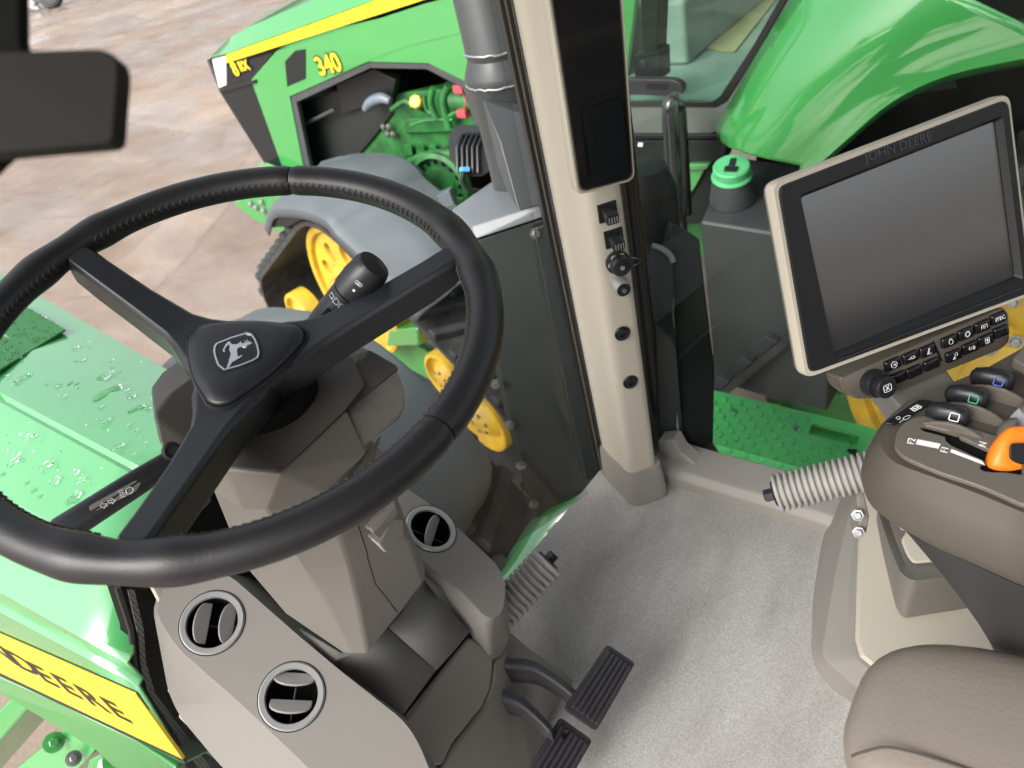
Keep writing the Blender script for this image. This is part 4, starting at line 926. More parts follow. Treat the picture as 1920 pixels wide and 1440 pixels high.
drops = [(58, 673, 9), (43, 707, 12), (197, 703, 15), (155, 715, 12), (200, 735, 21), (132, 718, 7), (245, 742, 8), (258, 765, 12), (197, 788, 9), (220, 837, 9), (53, 818, 9), (25, 865, 11), (85, 872, 12), (140, 650, 7), (127, 697, 7), (208, 676, 5), (229, 697, 4), (110, 722, 5), (87, 717, 4), (155, 674, 4), (97, 681, 4), (237, 730, 4), (277, 765, 5), (283, 745, 3), (300, 750, 3), (120, 741, 4), (190, 761, 4), (102, 902, 10), (137, 934, 15), (71, 936, 9), (77, 963, 11), (50, 905, 5), (33, 925, 6), (140, 885, 8), (37, 951, 7), (112, 978, 6), (63, 920, 7), (5, 890, 6), (150, 900, 8), (245, 870, 5), (250, 850, 4), (255, 805, 3), (33, 852, 5), (240, 795, 4), (165, 640, 4)]
drops += [(random.uniform(0, 300), random.uniform(650, 960), random.uniform(1.5, 3)) for i in range(40)]
lst = []
for (x, y, r) in drops:
    sideL = (y-880) > .54*(x-240)
    if sideL:
        pn_ = (HC(1.4)-HC(1.0)).cross(HD(1.2)-HC(1.0)).normalized(); pn_ = -pn_ if pn_.z < 0 else pn_; p = PL(x, y, HC(1.2)+pn_*.0155, pn_)
    else: pn_ = tnn; p = PL(x, y, HC(1.4)+tnn*.0115, tnn)
    rr = r*1.0/1440*(p-CAM).dot(CW); ex, ey, ez = basis(pn_); n_ = 12; ph_ = random.uniform(0, 6.28)
    ax = (PL(x+7, y-4, p, pn_)-p).normalized(); ay = pn_.cross(ax)
    def rad(q): return 1+.22*math.sin(2*q+ph_)+.14*math.sin(3*q+2*ph_)+.08*math.sin(5*q)
    rg = []
    for k_, h_ in ((1, -.002), (1, .00003), (.9, .00022), (.6, .0004), (.25, .00048)):
        rg.append([p+(ax*math.cos(2*math.pi*i/n_)*1.25+ay*math.sin(2*math.pi*i/n_)*.75)*rr*k_*rad(2*math.pi*i/n_)+pn_*h_*(.5+r/16) for i in range(n_)])
    lst.append(loft_vf(rg))
for i in range(220):          # beads of rain on the grille
    a_, b2 = random.random(), random.random(); q0 = gp[0].lerp(gp[1], a_); q1 = gp[4].lerp(gp[2], a_); p = q0.lerp(q1, b2)+tnn*.005; rr = random.uniform(.0022, .005)
    ax, ay, az = basis(tnn)
    lst.append(loft_vf([[p+(ax*math.cos(2*math.pi*i_/7)+ay*math.sin(2*math.pi*i_/7))*rr*k_+tnn*h_ for i_ in range(7)] for k_, h_ in ((1, -.001), (.9, .001), (.4, .002))]))
vs, fs = join_vf(lst); w_ = mk('water_drops', vs, fs, WATER, o, ang=80); w_['kind'] = 'stuff'
# black cowl panel between hood and dash
o = thing('cowl_panel', 'black dotted cowl strip between the green hood and the dash', 'panel', (.0, .84, 0))
fw = [Yp(*q, .845) for q in ((215, 1104), (240, 1180), (248, 1250), (264, 1296), (352, 1440), (420, 1520), (640, 1500), (700, 1100), (480, 880), (395, 890), (300, 1000))]
prism('firewall', fw, (0, .02, 0), BLACKM, o)
def frit():
    ma = bpy.data.materials.new('dotted_frit'); ma.use_nodes = True; t = ma.node_tree; b = t.nodes['Principled BSDF']
    tc = t.nodes.new('ShaderNodeTexCoord'); v = t.nodes.new('ShaderNodeTexVoronoi'); v.inputs['Scale'].default_value = 230; v.inputs['Randomness'].default_value = .15
    r = t.nodes.new('ShaderNodeValToRGB'); r.color_ramp.elements[0].position = .28; r.color_ramp.elements[0].color = (.012, .012, .012, 1); r.color_ramp.elements[1].position = .42; r.color_ramp.elements[1].color = (.16, .17, .16, 1)
    t.links.new(tc.outputs['Object'], v.inputs['Vector']); t.links.new(v.outputs['Distance'], r.inputs[0]); t.links.new(r.outputs[0], b.inputs['Base Color']); b.inputs['Roughness'].default_value = .4
    return ma
FRIT = frit()
prism('dotted_band', [Yp(*q, .842) for q in ((238, 1104), (258, 1190), (263, 1250), (276, 1296), (372, 1440), (395, 1440), (290, 1300), (272, 1240), (268, 1180), (250, 1104))], (0, -.002, 0), FRIT, o, smooth=False)
prism('dotted_band', [Yp(*q, .842) for q in ((345, 968), (388, 925), (395, 938), (352, 980))], (0, -.002, 0), FRIT, o, smooth=False)
tube('rubber_strip', [Yp(*q, .836) for q in ((220, 1100), (246, 1180), (252, 1240), (262, 1285))], .004, BLACKG, o, 8)

# ------------------------------------------------------------------ green brackets under the hood
o = thing('axle_frame', 'wet green axle frame with bolts below the lettered stripe', 'frame', T(60, 1440, 1.7))
prism('beam', tpx([(32, 1296, 1.62), (66, 1312, 1.62), (-60, 1460, 1.75), (-110, 1430, 1.75)]), (.02, .05, -.10), GREEN, o, bevel=.008)
prism('side_rail', tpx([(-20, 1262, 1.40), (110, 1318, 1.34), (250, 1390, 1.28), (330, 1440, 1.22), (330, 1500, 1.24), (210, 1440, 1.32), (120, 1352, 1.40), (90, 1330, 1.44), (-20, 1290, 1.48)]), (.05, .02, -.03), GREEN, o, bevel=.006)
prism('mounting_plate', tpx([(22, 1445, 1.62), (128, 1358, 1.58), (160, 1370, 1.56), (190, 1394, 1.54), (160, 1425, 1.56), (120, 1470, 1.62)]), (.02, .03, -.05), GREEN, o, bevel=.006)
prism('web', tpx([(165, 1425, 1.55), (225, 1390, 1.52), (300, 1440, 1.5), (260, 1500, 1.55), (150, 1500, 1.6)]), (.02, .03, -.05), GREEN, o, bevel=.006)
for (x, y, t_, r) in ((101, 1392, 1.575, .012), (138, 1422, 1.555, .009)):
    p = T(x, y, t_); lathe('washer', [(r*1.7, 0), (r*1.7, .004), (r*.8, .005), (0, .005)], p, CAM-p, GREEN if r > .01 else STEEL, o, 24); bolt('bolt', p+(CAM-p).normalized()*.004, CAM-p, r*.8, GREEN if r > .01 else STEEL, o)
tube('pin', tpx([(188, 1442, 1.52), (205, 1410, 1.515), (215, 1420, 1.52)]), .012, GREEN, o, 14)
lathe('boss', [(.022, 0), (.022, .03), (.016, .034), (0, .034)], T(208, 1428, 1.53), CAM-T(208, 1428, 1.53), GREEN, o, 24)

# ================================================================== TRACKS
def hull2(pts):
    pts = sorted(pts); 
    def half(ps):
        h = []
        for p in ps:
            while len(h) > 1 and (h[-1][0]-h[-2][0])*(p[1]-h[-2][1])-(h[-1][1]-h[-2][1])*(p[0]-h[-2][0]) <= 0: h.pop()
            h.append(p)
        return h
    a = half(pts); b = half(pts[::-1]); return a[:-1]+b[:-1]
def resample(loop, n):
    L_ = [0]; m_ = len(loop)
    for i in range(m_): L_.append(L_[-1]+math.hypot(loop[(i+1) % m_][0]-loop[i][0], loop[(i+1) % m_][1]-loop[i][1]))
    out = []; tot = L_[-1]; j = 0
    for k_ in range(n):
        s_ = tot*k_/n
        while L_[j+1] < s_: j += 1
        a, b = loop[j % m_], loop[(j+1) % m_]; t = (s_-L_[j])/max(1e-9, L_[j+1]-L_[j]); out.append((a[0]+(b[0]-a[0])*t, a[1]+(b[1]-a[1])*t))
    return out, tot
def track(par, org, fwd, lat, circles, width, inset, wheels=True, lug_rows=(0, 1)):
    """belt round circles (u, z, r) plus its lugs; fwd and lat are level unit vectors, lat points away from us"""
    F_ = lambda u, l, z: Vector((org[0], org[1], 0))+fwd*u+lat*l+Vector((0, 0, z))
    cl = hull2([(u+r*math.cos(2*math.pi*i/48), z+r*math.sin(2*math.pi*i/48)) for u, z, r in circles for i in range(48)])
    pts, tot = resample(cl, 150); rings = []; nrm = []
    for i in range(150):
        a, b = pts[i-1], pts[(i+1) % 150]; d = (b[0]-a[0], b[1]-a[1]); k_ = math.hypot(*d); nrm.append((d[1]/k_, -d[0]/k_))
    for (u, z), (nu, nz) in zip(pts, nrm):
        rings.append([F_(u, 0, z), F_(u, width, z), F_(u+nu*.03, width, z+nz*.03), F_(u+nu*.03, 0, z+nz*.03)])
    rings.append(rings[0])
    belt = loft('track_belt', rings, RUB, par, cap=False, ang=40)
    n = int(tot/.15); lp, _ = resample(cl, n)
    prot = {}
    for s_ in (0, 1):     # two half lugs of the chevron, shared meshes in local (along, lateral, out)
        l0, l1 = (.0, width*.52) if s_ == 0 else (width, width*.48); sh = .10
        P = lambda a, l, h: (a, l, h)
        vs = [P(-.035, l0, 0), P(.035, l0, 0), P(.035+sh, l1, 0), P(-.035+sh, l1, 0), P(-.022, l0, .05), P(.022, l0, .05), P(.022+sh, l1, .045), P(-.022+sh, l1, .045)]
        me = bpy.data.meshes.new('tread_lug'); me.from_pydata(vs, [], [(3, 2, 1, 0), (4, 5, 6, 7), (0, 1, 5, 4), (1, 2, 6, 5), (2, 3, 7, 6), (3, 0, 4, 7)]); me.update()
        bm = bmesh.new(); bm.from_mesh(me); bmesh.ops.recalc_face_normals(bm, faces=bm.faces); bmesh.ops.bevel(bm, geom=bm.edges[:], offset=.006, segments=1, affect='EDGES'); bm.to_mesh(me); bm.free(); me.materials.append(TREAD); prot[s_] = me
    for i, (u, z) in enumerate(lp):
        a, b = lp[i-1], lp[(i+1) % n]; d = (b[0]-a[0], b[1]-a[1]); k_ = math.hypot(*d); tu = fwd*(d[0]/k_)+Vector((0, 0, d[1]/k_)); nn = fwd*(d[1]/k_)-Vector((0, 0, d[0]/k_))
        for s_ in lug_rows:
            base_ = F_(u, 0, z)+nn*.029+(tu*(.075*s_))
            M_ = Matrix((tu, lat, nn)).transposed().to_4x4(); M_.translation = base_-ORG[par]
            lg = link('tread_lug', prot[s_], None, par); lg.matrix_local = M_
    return F_
def idler(par, c, d, r, bolts=6):
    k_ = lathe('idler_wheel', [(r, -.10), (r, 0), (r*.97, .012), (r*.86, .012), (r*.80, -.02), (r*.62, -.03), (r*.5, -.005), (r*.38, .02), (r*.2, .03), (0, .03)], c, d, YEL2, par, 40, ang=30)
    x, y, z = basis(d)
    for i in range(bolts):
        a = 2*math.pi*i/bolts+.3; bolt('bolt', Vector(c)+(x*math.cos(a)+y*math.sin(a))*r*.30+z*.022, d, r*.055, STEEL, k_)
    return k_
def drive_wheel(par, c, d, r, nh=9):
    x, y, z = basis(d); f = Fr(c, x, y)
    out = circle(f, 0, 0, r*.88, 64); holes = []
    for i in range(nh):
        a = 2*math.pi*i/nh; e = []
        for j in range(14):
            q = 2*math.pi*j/14; rr = r*(.60+.15*math.cos(q)); aa = a+.17*math.sin(q); e.append(f(rr*math.cos(aa), rr*math.sin(aa)))
        holes.append(e)
    k_ = lathe('drive_wheel', [(r, -.18), (r, .02), (r*.95, .03), (r*.90, .02), (r*.87, -.03)], c, d, YEL2, par, 56, ang=30)
    plate('wheel_disc', [p-z*.03 for p in out], [[p-z*.03 for p in h] for h in holes], z*.025, YEL2, k_, ang=25)
    lathe('wheel_hub', [(r*.42, -.03), (r*.40, .02), (r*.30, .05), (r*.28, .09), (0, .10)], c, d, YEL2, k_, 32, ang=30)
    return k_

# ------------------------------------------------------------------ own front right track and fender
o = thing('front_track', 'black ribbed rubber track under the grey fender outside the windshield', 'track', (.85, 1.75, GZ))
Y_, X_ = Vector((0, 1, 0)), Vector((1, 0, 0))
track(o, (.57, 1.75), Y_, X_, [(.05, -.86, .42), (-.62, -1.42, .33), (.72, -1.42, .33), (0, -1.5, .24)], .48, .1)
o2 = thing('front_fender', 'smooth blue grey plastic fender over the track beside the dash', 'fender', (.85, 1.75, -.2))
pr = smoothpath([Vector((0, y, z)) for y, z in ((2.75, -.62), (2.6, -.33), (2.3, -.13), (2.0, -.07), (1.75, -.11), (1.56, -.23), (1.43, -.38), (1.345, -.52), (1.325, -.60))], 4)
rings = []
for i, p in enumerate(pr):
    a, b = pr[max(i-1, 0)], pr[min(i+1, len(pr)-1)]; d = (b-a).normalized(); nn = Vector((0, -d.z, d.y)); nn = -nn if nn.z < 0 or (abs(nn.z) < .2 and nn.y > 0) else nn
    ta = min(1, (len(pr)-1-i)/5); x1 = 1.0-.10*(1-ta)**2; x0 = .50+.1*(1-ta)**2
    rings.append([Vector((x0, p.y, p.z))-nn*.06, Vector((x0, p.y, p.z))-nn*.01, Vector((x0+.03, p.y, p.z))+nn*.012, Vector(((x0+x1)/2-.08, p.y, p.z))+nn*.03, Vector((x1-.13, p.y, p.z))+nn*.022, Vector((x1-.10, p.y, p.z))+nn*.008, Vector((x1-.025, p.y, p.z))+nn*.0, Vector((x1, p.y, p.z))-nn*.02, Vector((x1+.005, p.y, p.z))-nn*.07])
FEND2 = mat('brightened_grey_fender', (.17, .19, .21), .42, dirt=(.14, .158, .175), vscale=5, bump=.15, bscale=500)  # same fender plastic, lightened in colour to offset the dark shading here
loft('fender_shell', rings, FEND2, o2, closed=False, solid=.008, ang=45)
em = rpoly([T(735, 792, 2.38), T(760, 776, 2.39), T(768, 790, 2.38), T(752, 815, 2.36), T(735, 815, 2.35)], .008, 2)
c_ = sum(em, Vector())/len(em); nn = (CAM-c_).normalized(); 
tube('badge_recess', [p+nn*.06 for p in em], .003, FEND2, o2, 6, closed=True)

# ------------------------------------------------------------------ exhaust stack outside the windshield
o = thing('exhaust_stack', 'dark grey exhaust stack with welded collar and shroud outside the windshield', 'exhaust stack', T(990, 420, 1.5))
pc = T(948, 150, 1.42); pc0 = Vector((pc.x, pc.y, 0)); 
def zat(px, py): return up(pc0, px, py).z
z1, z2, z3, zt = zat(935, 85), zat(935, 103), zat(940, 150), 1.9
k = lathe('pipe', [(.062, zt), (.062, z1+.003), (.0635, z1), (.0605, z1-.012), (.0605, z2+.004), (.072, z2-.022), (.074, z3+.012), (.071, z3), (.068, z3-.01), (.068, .2)][::-1], pc0, (0, 0, 1), CHAR, o, 40, ang=35)
WELD = mat('weld_bead', (.25, .26, .28), .4, metal=.3)
for zz, rr in ((z1, .0632), (z3+.006, .0728)):
    tube('weld', [pc0+Vector((rr*math.cos(2*math.pi*i/60), rr*math.sin(2*math.pi*i/60), zz+random.uniform(-.0015, .0015))) for i in range(60)], .0022, WELD, o, 6, closed=True)
bp = tpx([(903, 186, 1.36), (1012, 206, 1.36), (1030, 245, 1.35), (1060, 375, 1.33), (972, 398, 1.33), (938, 268, 1.345), (925, 240, 1.36)])
hull('heat_shield', tpx([(904, 186, 1.37), (1010, 200, 1.37), (938, 268, 1.33), (1040, 235, 1.33), (972, 396, 1.31), (1066, 368, 1.31), (948, 352, 1.40), (930, 300, 1.40)])+tpx([(1010, 200, 1.5), (1066, 368, 1.5)]), CHAR, o, bevel=.003, ang=20)
hull('shelf', tpx([(848, 392, 1.50), (928, 336, 1.60), (1000, 345, 1.60), (1060, 345, 1.5), (1052, 372, 1.36), (1056, 395, 1.37), (890, 450, 1.42), (884, 424, 1.42)])+tpx([(848, 402, 1.52)]), mat('light_shelf_paint', (.15, .165, .18), .42, coat=.1, var=.08), o, bevel=.003, ang=20)
panel = tpx([(888, 452, 1.43), (1056, 397, 1.385), (1100, 620, 1.46), (1146, 880, 1.60), (1040, 1000, 1.70), (1004, 968, 1.71), (965, 820, 1.62), (925, 640, 1.52)])
prism('side_shield', panel, (.05, .06, .0), CHARD, o, bevel=.004)
prism('shield_flange', tpx([(1000, 430, 1.392), (1058, 405, 1.375), (1130, 880, 1.57), (1100, 905, 1.59), (1040, 640, 1.46)]), (.02, .025, 0), CHARD, o, bevel=.003)
for (x, y, t_) in ((1005, 437, 1.395), (930, 720, 1.545), (955, 797, 1.59), (977, 873, 1.63), (1001, 945, 1.68)):
    p = T(x, y, t_); bolt('bolt', p, Vector((-.7, -.7, .15)), .008, STEEL, o)
# work lamp behind it
o = thing('work_lamp', 'black finned work lamp with blue clip beside the exhaust stack', 'lamp', T(890, 320, 1.75))
lp = rpoly(tpx([(852, 270, 1.75), (868, 252, 1.75), (905, 250, 1.75), (925, 262, 1.75), (925, 320, 1.75), (905, 334, 1.75), (876, 332, 1.75), (854, 318, 1.75)]), .01, 2)
prism('lamp_body', lp, (.05, .06, 0), BLACK, o, bevel=.006)
for i in range(5):
    x = 858+i*9.5; tube('fin', tpx([(x, 324, 1.742), (x-1, 276, 1.742), (x+8, 254, 1.745), (x+24, 249, 1.76)]), .0035, BLACKS, o, 6)
prism('clip', tpx([(866, 312, 1.73), (882, 312, 1.73), (882, 322, 1.73), (866, 322, 1.73)]), (0, .01, -.002), BLUE, o, bevel=.002)
tube('cable', smoothpath(tpx([(870, 322, 1.73), (868, 340, 1.74), (880, 355, 1.75), (905, 360, 1.76)]), 5), .006, BLACK, o, 8)

# ------------------------------------------------------------------ pipe and shield outside the side window
o = thing('intake_pipe', 'dark welded upright pipe with bent shield outside the side window', 'pipe', T(1235, 600, 1.42))
pc = T(1212, 360, 1.42); pc0 = Vector((pc.x, pc.y, 0)); zc = up(pc0, 1215, 352).z; zt = up(pc0, 1215, 312).z; zl = up(pc0, 1215, 452).z
rr_ = .056
lathe('pipe', [(rr_, -.35), (rr_, zc-.002), (rr_*.99, zc), (rr_*.72, zt), (rr_*.4, zt+.004), (0, zt+.004)], pc0, (0, 0, 1), CHARD, o, 36, ang=30)
tube('weld', [pc0+Vector((rr_*1.0*math.cos(2*math.pi*i/48), rr_*1.0*math.sin(2*math.pi*i/48), zl+random.uniform(-.001, .001))) for i in range(48)], .0022, CHARD, o, 6, closed=True)
sh_ = tpx([(1255, 414, 1.40), (1310, 446, 1.36), (1328, 600, 1.40), (1341, 690, 1.45), (1338, 830, 1.55), (1290, 862, 1.56), (1236, 850, 1.56), (1242, 640, 1.46), (1262, 492, 1.40)])
prism('bent_shield', sh_, (.03, .05, .0), CHARD, o, bevel=.003)
prism('shield_front', tpx([(1222, 462, 1.375), (1262, 492, 1.37), (1268, 640, 1.42), (1285, 860, 1.54), (1238, 850, 1.545), (1228, 640, 1.43)]), (.02, .03, 0), CHARD, o, bevel=.003)
tube('weld', smoothpath(tpx([(1222, 460, 1.368), (1240, 466, 1.366), (1256, 478, 1.365), (1263, 492, 1.365)]), 5), .0055, WELD, o, 8)
tube('weld', [T(1262+8*i/9+random.uniform(-2, 2), 560+250*i/9, 1.385+.13*i/9) for i in range(10)], [random.uniform(.001, .003) for i in range(10)], WELD, o, 6)
hull('foot', tpx([(1332, 822, 1.56), (1350, 852, 1.57), (1344, 868, 1.57), (1300, 862, 1.56)])+tpx([(1332, 822, 1.62), (1300, 862, 1.62)]), CHARD, o, bevel=.003)

# ------------------------------------------------------------------ green access platform
o = thing('access_platform', 'bright green step platform with raised tread bumps outside the window', 'platform', (1.1, .2, -.32))
pz = -.30
po = [Zp(1334, 732, pz), Zp(1640, 806, pz), Vector((1.31, -.5, pz)), Vector((.86, -.5, pz)), Vector((.86, Zp(1334, 732, pz).y, pz))]
slot_ = [Zp(*q, pz) for q in ((1524, 793), (1613, 816), (1604, 836), (1515, 813))]
plate('deck_plate', po, [rpoly(slot_, .006, 2)], (0, 0, -.004), GREENP, o)
prism('slot_pan', [p+Vector((0, 0, -.035)) for p in [Zp(*q, pz) for q in ((1480, 770), (1660, 815), (1640, 880), (1460, 840))]], (0, 0, .004), GREENP, o)
b0_, b1_ = Zp(1334, 732, pz), Zp(1625, 801, pz)
prism('deck_edge', [b0_, b1_, b1_+Vector((.003, 0, 0)), b0_+Vector((.003, 0, 0))], (0, 0, -.05), GREENP, o)
bmv, bmf = lathe_vf([(.0095, -.001), (.0085, .0025), (.005, .0052), (.0, .0058)], (0, 0, 0), (0, 0, 1), 12)
me = bpy.data.meshes.new('tread_bump'); me.from_pydata([(v.x*1.25, v.y*.8, v.z) for v in bmv], [], bmf); me.update(); me.materials.append(GREENP); me.polygons.foreach_set('use_smooth', [True]*len(me.polygons))
sp_ = .0385; ex_e = b0_.x
for i in range(17):
    for j in range(18):
        x = 1.282-i*.0225; y = .690-(j-1-(i % 2)*.5)*.0433
        if y > b0_.y-.012: continue
        q0, q1 = slot_[0], slot_[2]
        if q1.y-.02 < y < q0.y+.02 and q1.x-.02 < x < q0.x+.02: continue
        if y < .12 or x < .9: continue
        bo_ = link('tread_bump', me, None, o); bo_.location = Vector((x+random.uniform(-.001, .001), y, pz))-ORG[o]; bo_.rotation_euler = (0, 0, R(20))
for (x, y) in ((1376, 772), (1494, 804)): bolt('bolt', Zp(x, y, pz), (0, 0, 1), .0065, STEEL, o, .008)
prism('black_badge', rpoly([Zp(*q, pz+.001) for q in ((1588, 842), (1606, 842), (1608, 852), (1600, 858), (1588, 852))], .003, 2), (0, 0, .0006), INK, o, smooth=False)
prism('white_label', [Zp(*q, pz+.001) for q in ((1574, 858), (1600, 862), (1594, 880), (1568, 876))], (0, 0, .0006), mat('grey_label', (.45, .46, .47), .5), o, smooth=False)
for i in range(4): prism('label_line', [Zp(*q, pz+.0018) for q in ((1577, 861+i*4), (1594, 864+i*4), (1594, 865.5+i*4), (1577, 862.5+i*4))], (0, 0, .0003), INK, o, smooth=False)
o = thing('cab_corner_panel', 'rounded bright green body corner just past the carpet edge', 'panel', T(1010, 1010, 1.5))
ring0 = smoothpath(tpx([(905, 1110, 1.74), (940, 1065, 1.74), (966, 1020, 1.74), (1005, 966, 1.74), (1050, 950, 1.74), (1110, 870, 1.78)]), 4)
ring1 = smoothpath(tpx([(935, 1110, 1.62), (985, 1060, 1.62), (1030, 1010, 1.63), (1075, 950, 1.63), (1115, 900, 1.64), (1155, 862, 1.65)]), 4)
ring2_ = [p+Vector((.01, .015, -.15)) for p in ring0]
loft('body_corner', [ring1, [a.lerp(b, .6)+Vector((0, 0, .012)) for a, b in zip(ring1, ring0)], ring0, ring2_], GREEN, o, closed=False, ang=60, solid=.005)
# ================================================================== THE OTHER TRACTOR
ot = thing('parked_tractor', 'green tracked tractor with yellow stripe and yellow wheels parked alongside', 'tractor', (3.1, 2.2, GZ))
HX = 2.62
def hx(x, y, dx=0): return Xp(x, y, HX+dx)
def hp(l, dx=0): return [hx(a, b, dx) for a, b in l]
def far(y, z, x=3.1): return Vector((x, y, z))
# side panel with the engine bay opening
side_o = hp([(470, 150), (527, 85), (700, 22), (770, 5), (860, -14), (1200, -60), (1160, 260), (905, 245), (878, 157), (803, 120), (690, 117), (543, 182), (575, 345), (540, 345)], 0)
prism('hood_side', side_o, (.025, 0, 0), GREEN, ot, bevel=.006)
prism('bay_frame', hp([(543, 182), (690, 117), (803, 120), (878, 157), (905, 245), (892, 240), (868, 166), (800, 130), (694, 128), (556, 192), (588, 345), (575, 345)], .008), (.03, 0, 0), CHAR, ot, bevel=.003)
prism('panel_crease', hp([(600, 143), (690, 112), (760, 86), (860, 62), (860, 64), (760, 89), (692, 115), (602, 146)], -.0015), (.004, 0, 0), GREEN2, ot)
prism('side_vent', hp([(534, 115), (553, 95), (573, 92), (573, 148), (538, 163)], -.003), (.01, 0, 0), BLACK, ot, bevel=.002)
prism('nose_panel', hp([(423, 117), (520, 87), (476, 152), (540, 345), (520, 345), (410, 170), (423, 160)], .004), (.03, 0, 0), BLACKS, ot, bevel=.004)
prism('nose_lip', hp([(412, 168), (478, 150), (480, 156), (414, 175)], -.012), (.03, 0, 0), BLACKS, ot, bevel=.004)
hull('headlight', hp([(397, 112), (424, 105), (425, 160), (410, 166)], .0)+[hx(397, 112)+Vector((.12, .04, 0)), hx(410, 166)+Vector((.12, .03, 0))], LAMP, ot, bevel=.006)
prism('yellow_stripe', hp([(424, 103), (566, 52), (707, 0), (900, -62), (900, -30), (793, 0), (600, 62), (425, 118)], -.004), (.008, 0, 0), YEL, ot, smooth=False)
prism('stripe_groove', hp([(425, 119), (600, 63), (793, 1), (900, -28), (900, -20), (793, 8), (600, 71), (425, 124)], -.0), (.01, 0, 0), BLACKM, ot)
# hood top: facet above the stripe, then the crowned top
e0 = hp([(394, 106), (424, 100), (566, 49), (707, -3), (900, -66)])
sh = [Xp(396, 104, 2.70), Xp(432, 70, 2.72), Xp(463, 52, 2.72), Xp(590, -2, 2.72), Xp(760, -60, 2.72)]
tp_ = [p+Vector((.20, 0, .035)) for p in sh]; tp_[0] = sh[0]+Vector((.2, .08, -.0)); tp2 = [p+Vector((.45, 0, .05)) for p in sh]; tp2[0] = sh[0]+Vector((.45, .1, 0))
tp3 = [p+Vector((.72, 0, .01)) for p in sh]
loft('hood_top', [e0, sh, tp_, tp2, tp3], GREEN, ot, closed=False, ang=20, solid=.01, bevel=.004)
lowr = [Vector((3.55, p.y, -.5)) for p in sh]
loft('far_side', [tp3, lowr], GREEN, ot, closed=False, solid=.01)
prism('nose_grille', [hx(410, 168, .02), hx(520, 340, .02), hx(520, 340, .02)+Vector((.85, -.02, 0)), hx(397, 112, .1)+Vector((.75, .1, 0)), hx(397, 112, .1)+Vector((0, .06, 0))], (0, -.03, 0), BLACKS, ot, bevel=.006)
def tfx(px0, py0, px1, py1, sz, dx):
    a, b = hx(px0, py0, dx), hx(px1, py1, dx); ex = (b-a); ex.x = 0; L_ = ex.length; ex.normalize(); ey = Vector((-1, 0, 0)).cross(ex); return (a+b)/2, ex, ey, Vector((-1, 0, 0))
def fat(name, s_, args, size, rim_=True):
    p, ex, ey, ez = args
    if rim_:
        text(name+'_outline', s_, tf(p, ex, ey, ez), size, INK, ot, .0005, bold=.010)
    text(name, s_, tf(p-Vector((.002, 0, 0)), ex, ey, ez), size, YEL, ot, .001, bold=.003)
fat('model_number', '340', tfx(597, 127, 636, 117, 0, -.003), .135)
fat('series_number', '8', tfx(434, 132, 448, 128, 0, -.003), .115); fat('series_letters', 'RX', tfx(447, 127, 468, 121, 0, -.003), .075)
# engine bay
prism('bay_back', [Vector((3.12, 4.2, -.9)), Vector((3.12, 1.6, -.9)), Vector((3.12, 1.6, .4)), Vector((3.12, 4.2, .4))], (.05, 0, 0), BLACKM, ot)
def ep(px, py, x): return Xp(px, py, x)
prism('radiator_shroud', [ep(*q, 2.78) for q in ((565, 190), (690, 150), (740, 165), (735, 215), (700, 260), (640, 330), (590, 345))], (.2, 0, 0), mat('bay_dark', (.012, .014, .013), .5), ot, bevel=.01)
prism('shroud_panel', [ep(*q, 2.74) for q in ((630, 158), (700, 128), (742, 150), (735, 185), (640, 215))], (.05, 0, 0), BLACK, ot, bevel=.006)
tube('shroud_rail', [ep(560, 238, 2.72), ep(628, 205, 2.72)], .012, CHAR, ot, 8)
hull('engine_block', [ep(*q, 2.80) for q in ((720, 240), (740, 175), (900, 160), (1000, 300), (900, 330), (720, 300), (672, 290))]+[Vector((3.1, 2.4, .0)), Vector((3.1, 3.3, -.4))], ENGINE, ot, bevel=.015)
hull('cylinder_head', [ep(*q, 2.76) for q in ((755, 238), (762, 222), (860, 215), (905, 215), (905, 245), (760, 250))]+[ep(*q, 2.88) for q in ((755, 238), (905, 215), (905, 245))], ENGINE, ot, bevel=.008)
for i in range(6): hull('manifold_port', [ep(758+i*23, 272, 2.73), ep(772+i*23, 270, 2.73), ep(774+i*23, 292, 2.74), ep(758+i*23, 292, 2.74)]+[ep(758+i*23, 268, 2.85), ep(776+i*23, 295, 2.85)], ENGINE, ot, bevel=.006)
tube('manifold_pipe', smoothpath([ep(*q, 2.72) for q in ((770, 305), (800, 292), (840, 288), (868, 296), (880, 320))], 5), .028, ENGINE, ot, 12)
lathe('filler_cap', [(.035, 0), (.035, .03), (.028, .035), (0, .035)], ep(783, 192, 2.72), (-.8, -.3, .5), mat('orange_yellow_cap', (.85, .5, .03), .4), ot, 8, smooth=False)
lathe('filler_neck', [(.03, -.1), (.03, 0)], ep(783, 194, 2.72), (-.8, -.3, .5), ENGINE, ot, 14)
for q in ((((795, 180), (800, 205), (812, 215)), .012), (((812, 165), (808, 195), (820, 225)), .018), (((842, 160), (832, 190), (842, 240)), .022), (((735, 205), (760, 190), (775, 200)), .016), (((770, 235), (800, 226), (850, 224)), .009), (((830, 225), (870, 205), (900, 210)), .012)):
    tube('engine_pipe', smoothpath([ep(a, b, 2.70) for a, b in q[0]], 5), q[1], ENGINE, ot, 10)
tube('filter_body', [ep(850, 190, 2.70), ep(905, 188, 2.70)], .045, ENGINE, ot, 18)
prism('filter_label', [ep(882, 182, 2.655), ep(890, 181, 2.655), ep(892, 198, 2.655), ep(884, 199, 2.655)], (.01, 0, 0), WHITE, ot, smooth=False)
tube('coolant_hose', smoothpath([ep(*q, 2.69) for q in ((685, 205), (695, 192), (715, 184), (732, 190))], 5), [.02, .022, .024, .026, .028, .03, .03, .03, .03, .03, .03, .028, .026, .024, .022, .02], mat('grey_hose', (.13, .16, .19), .4), ot, 12)
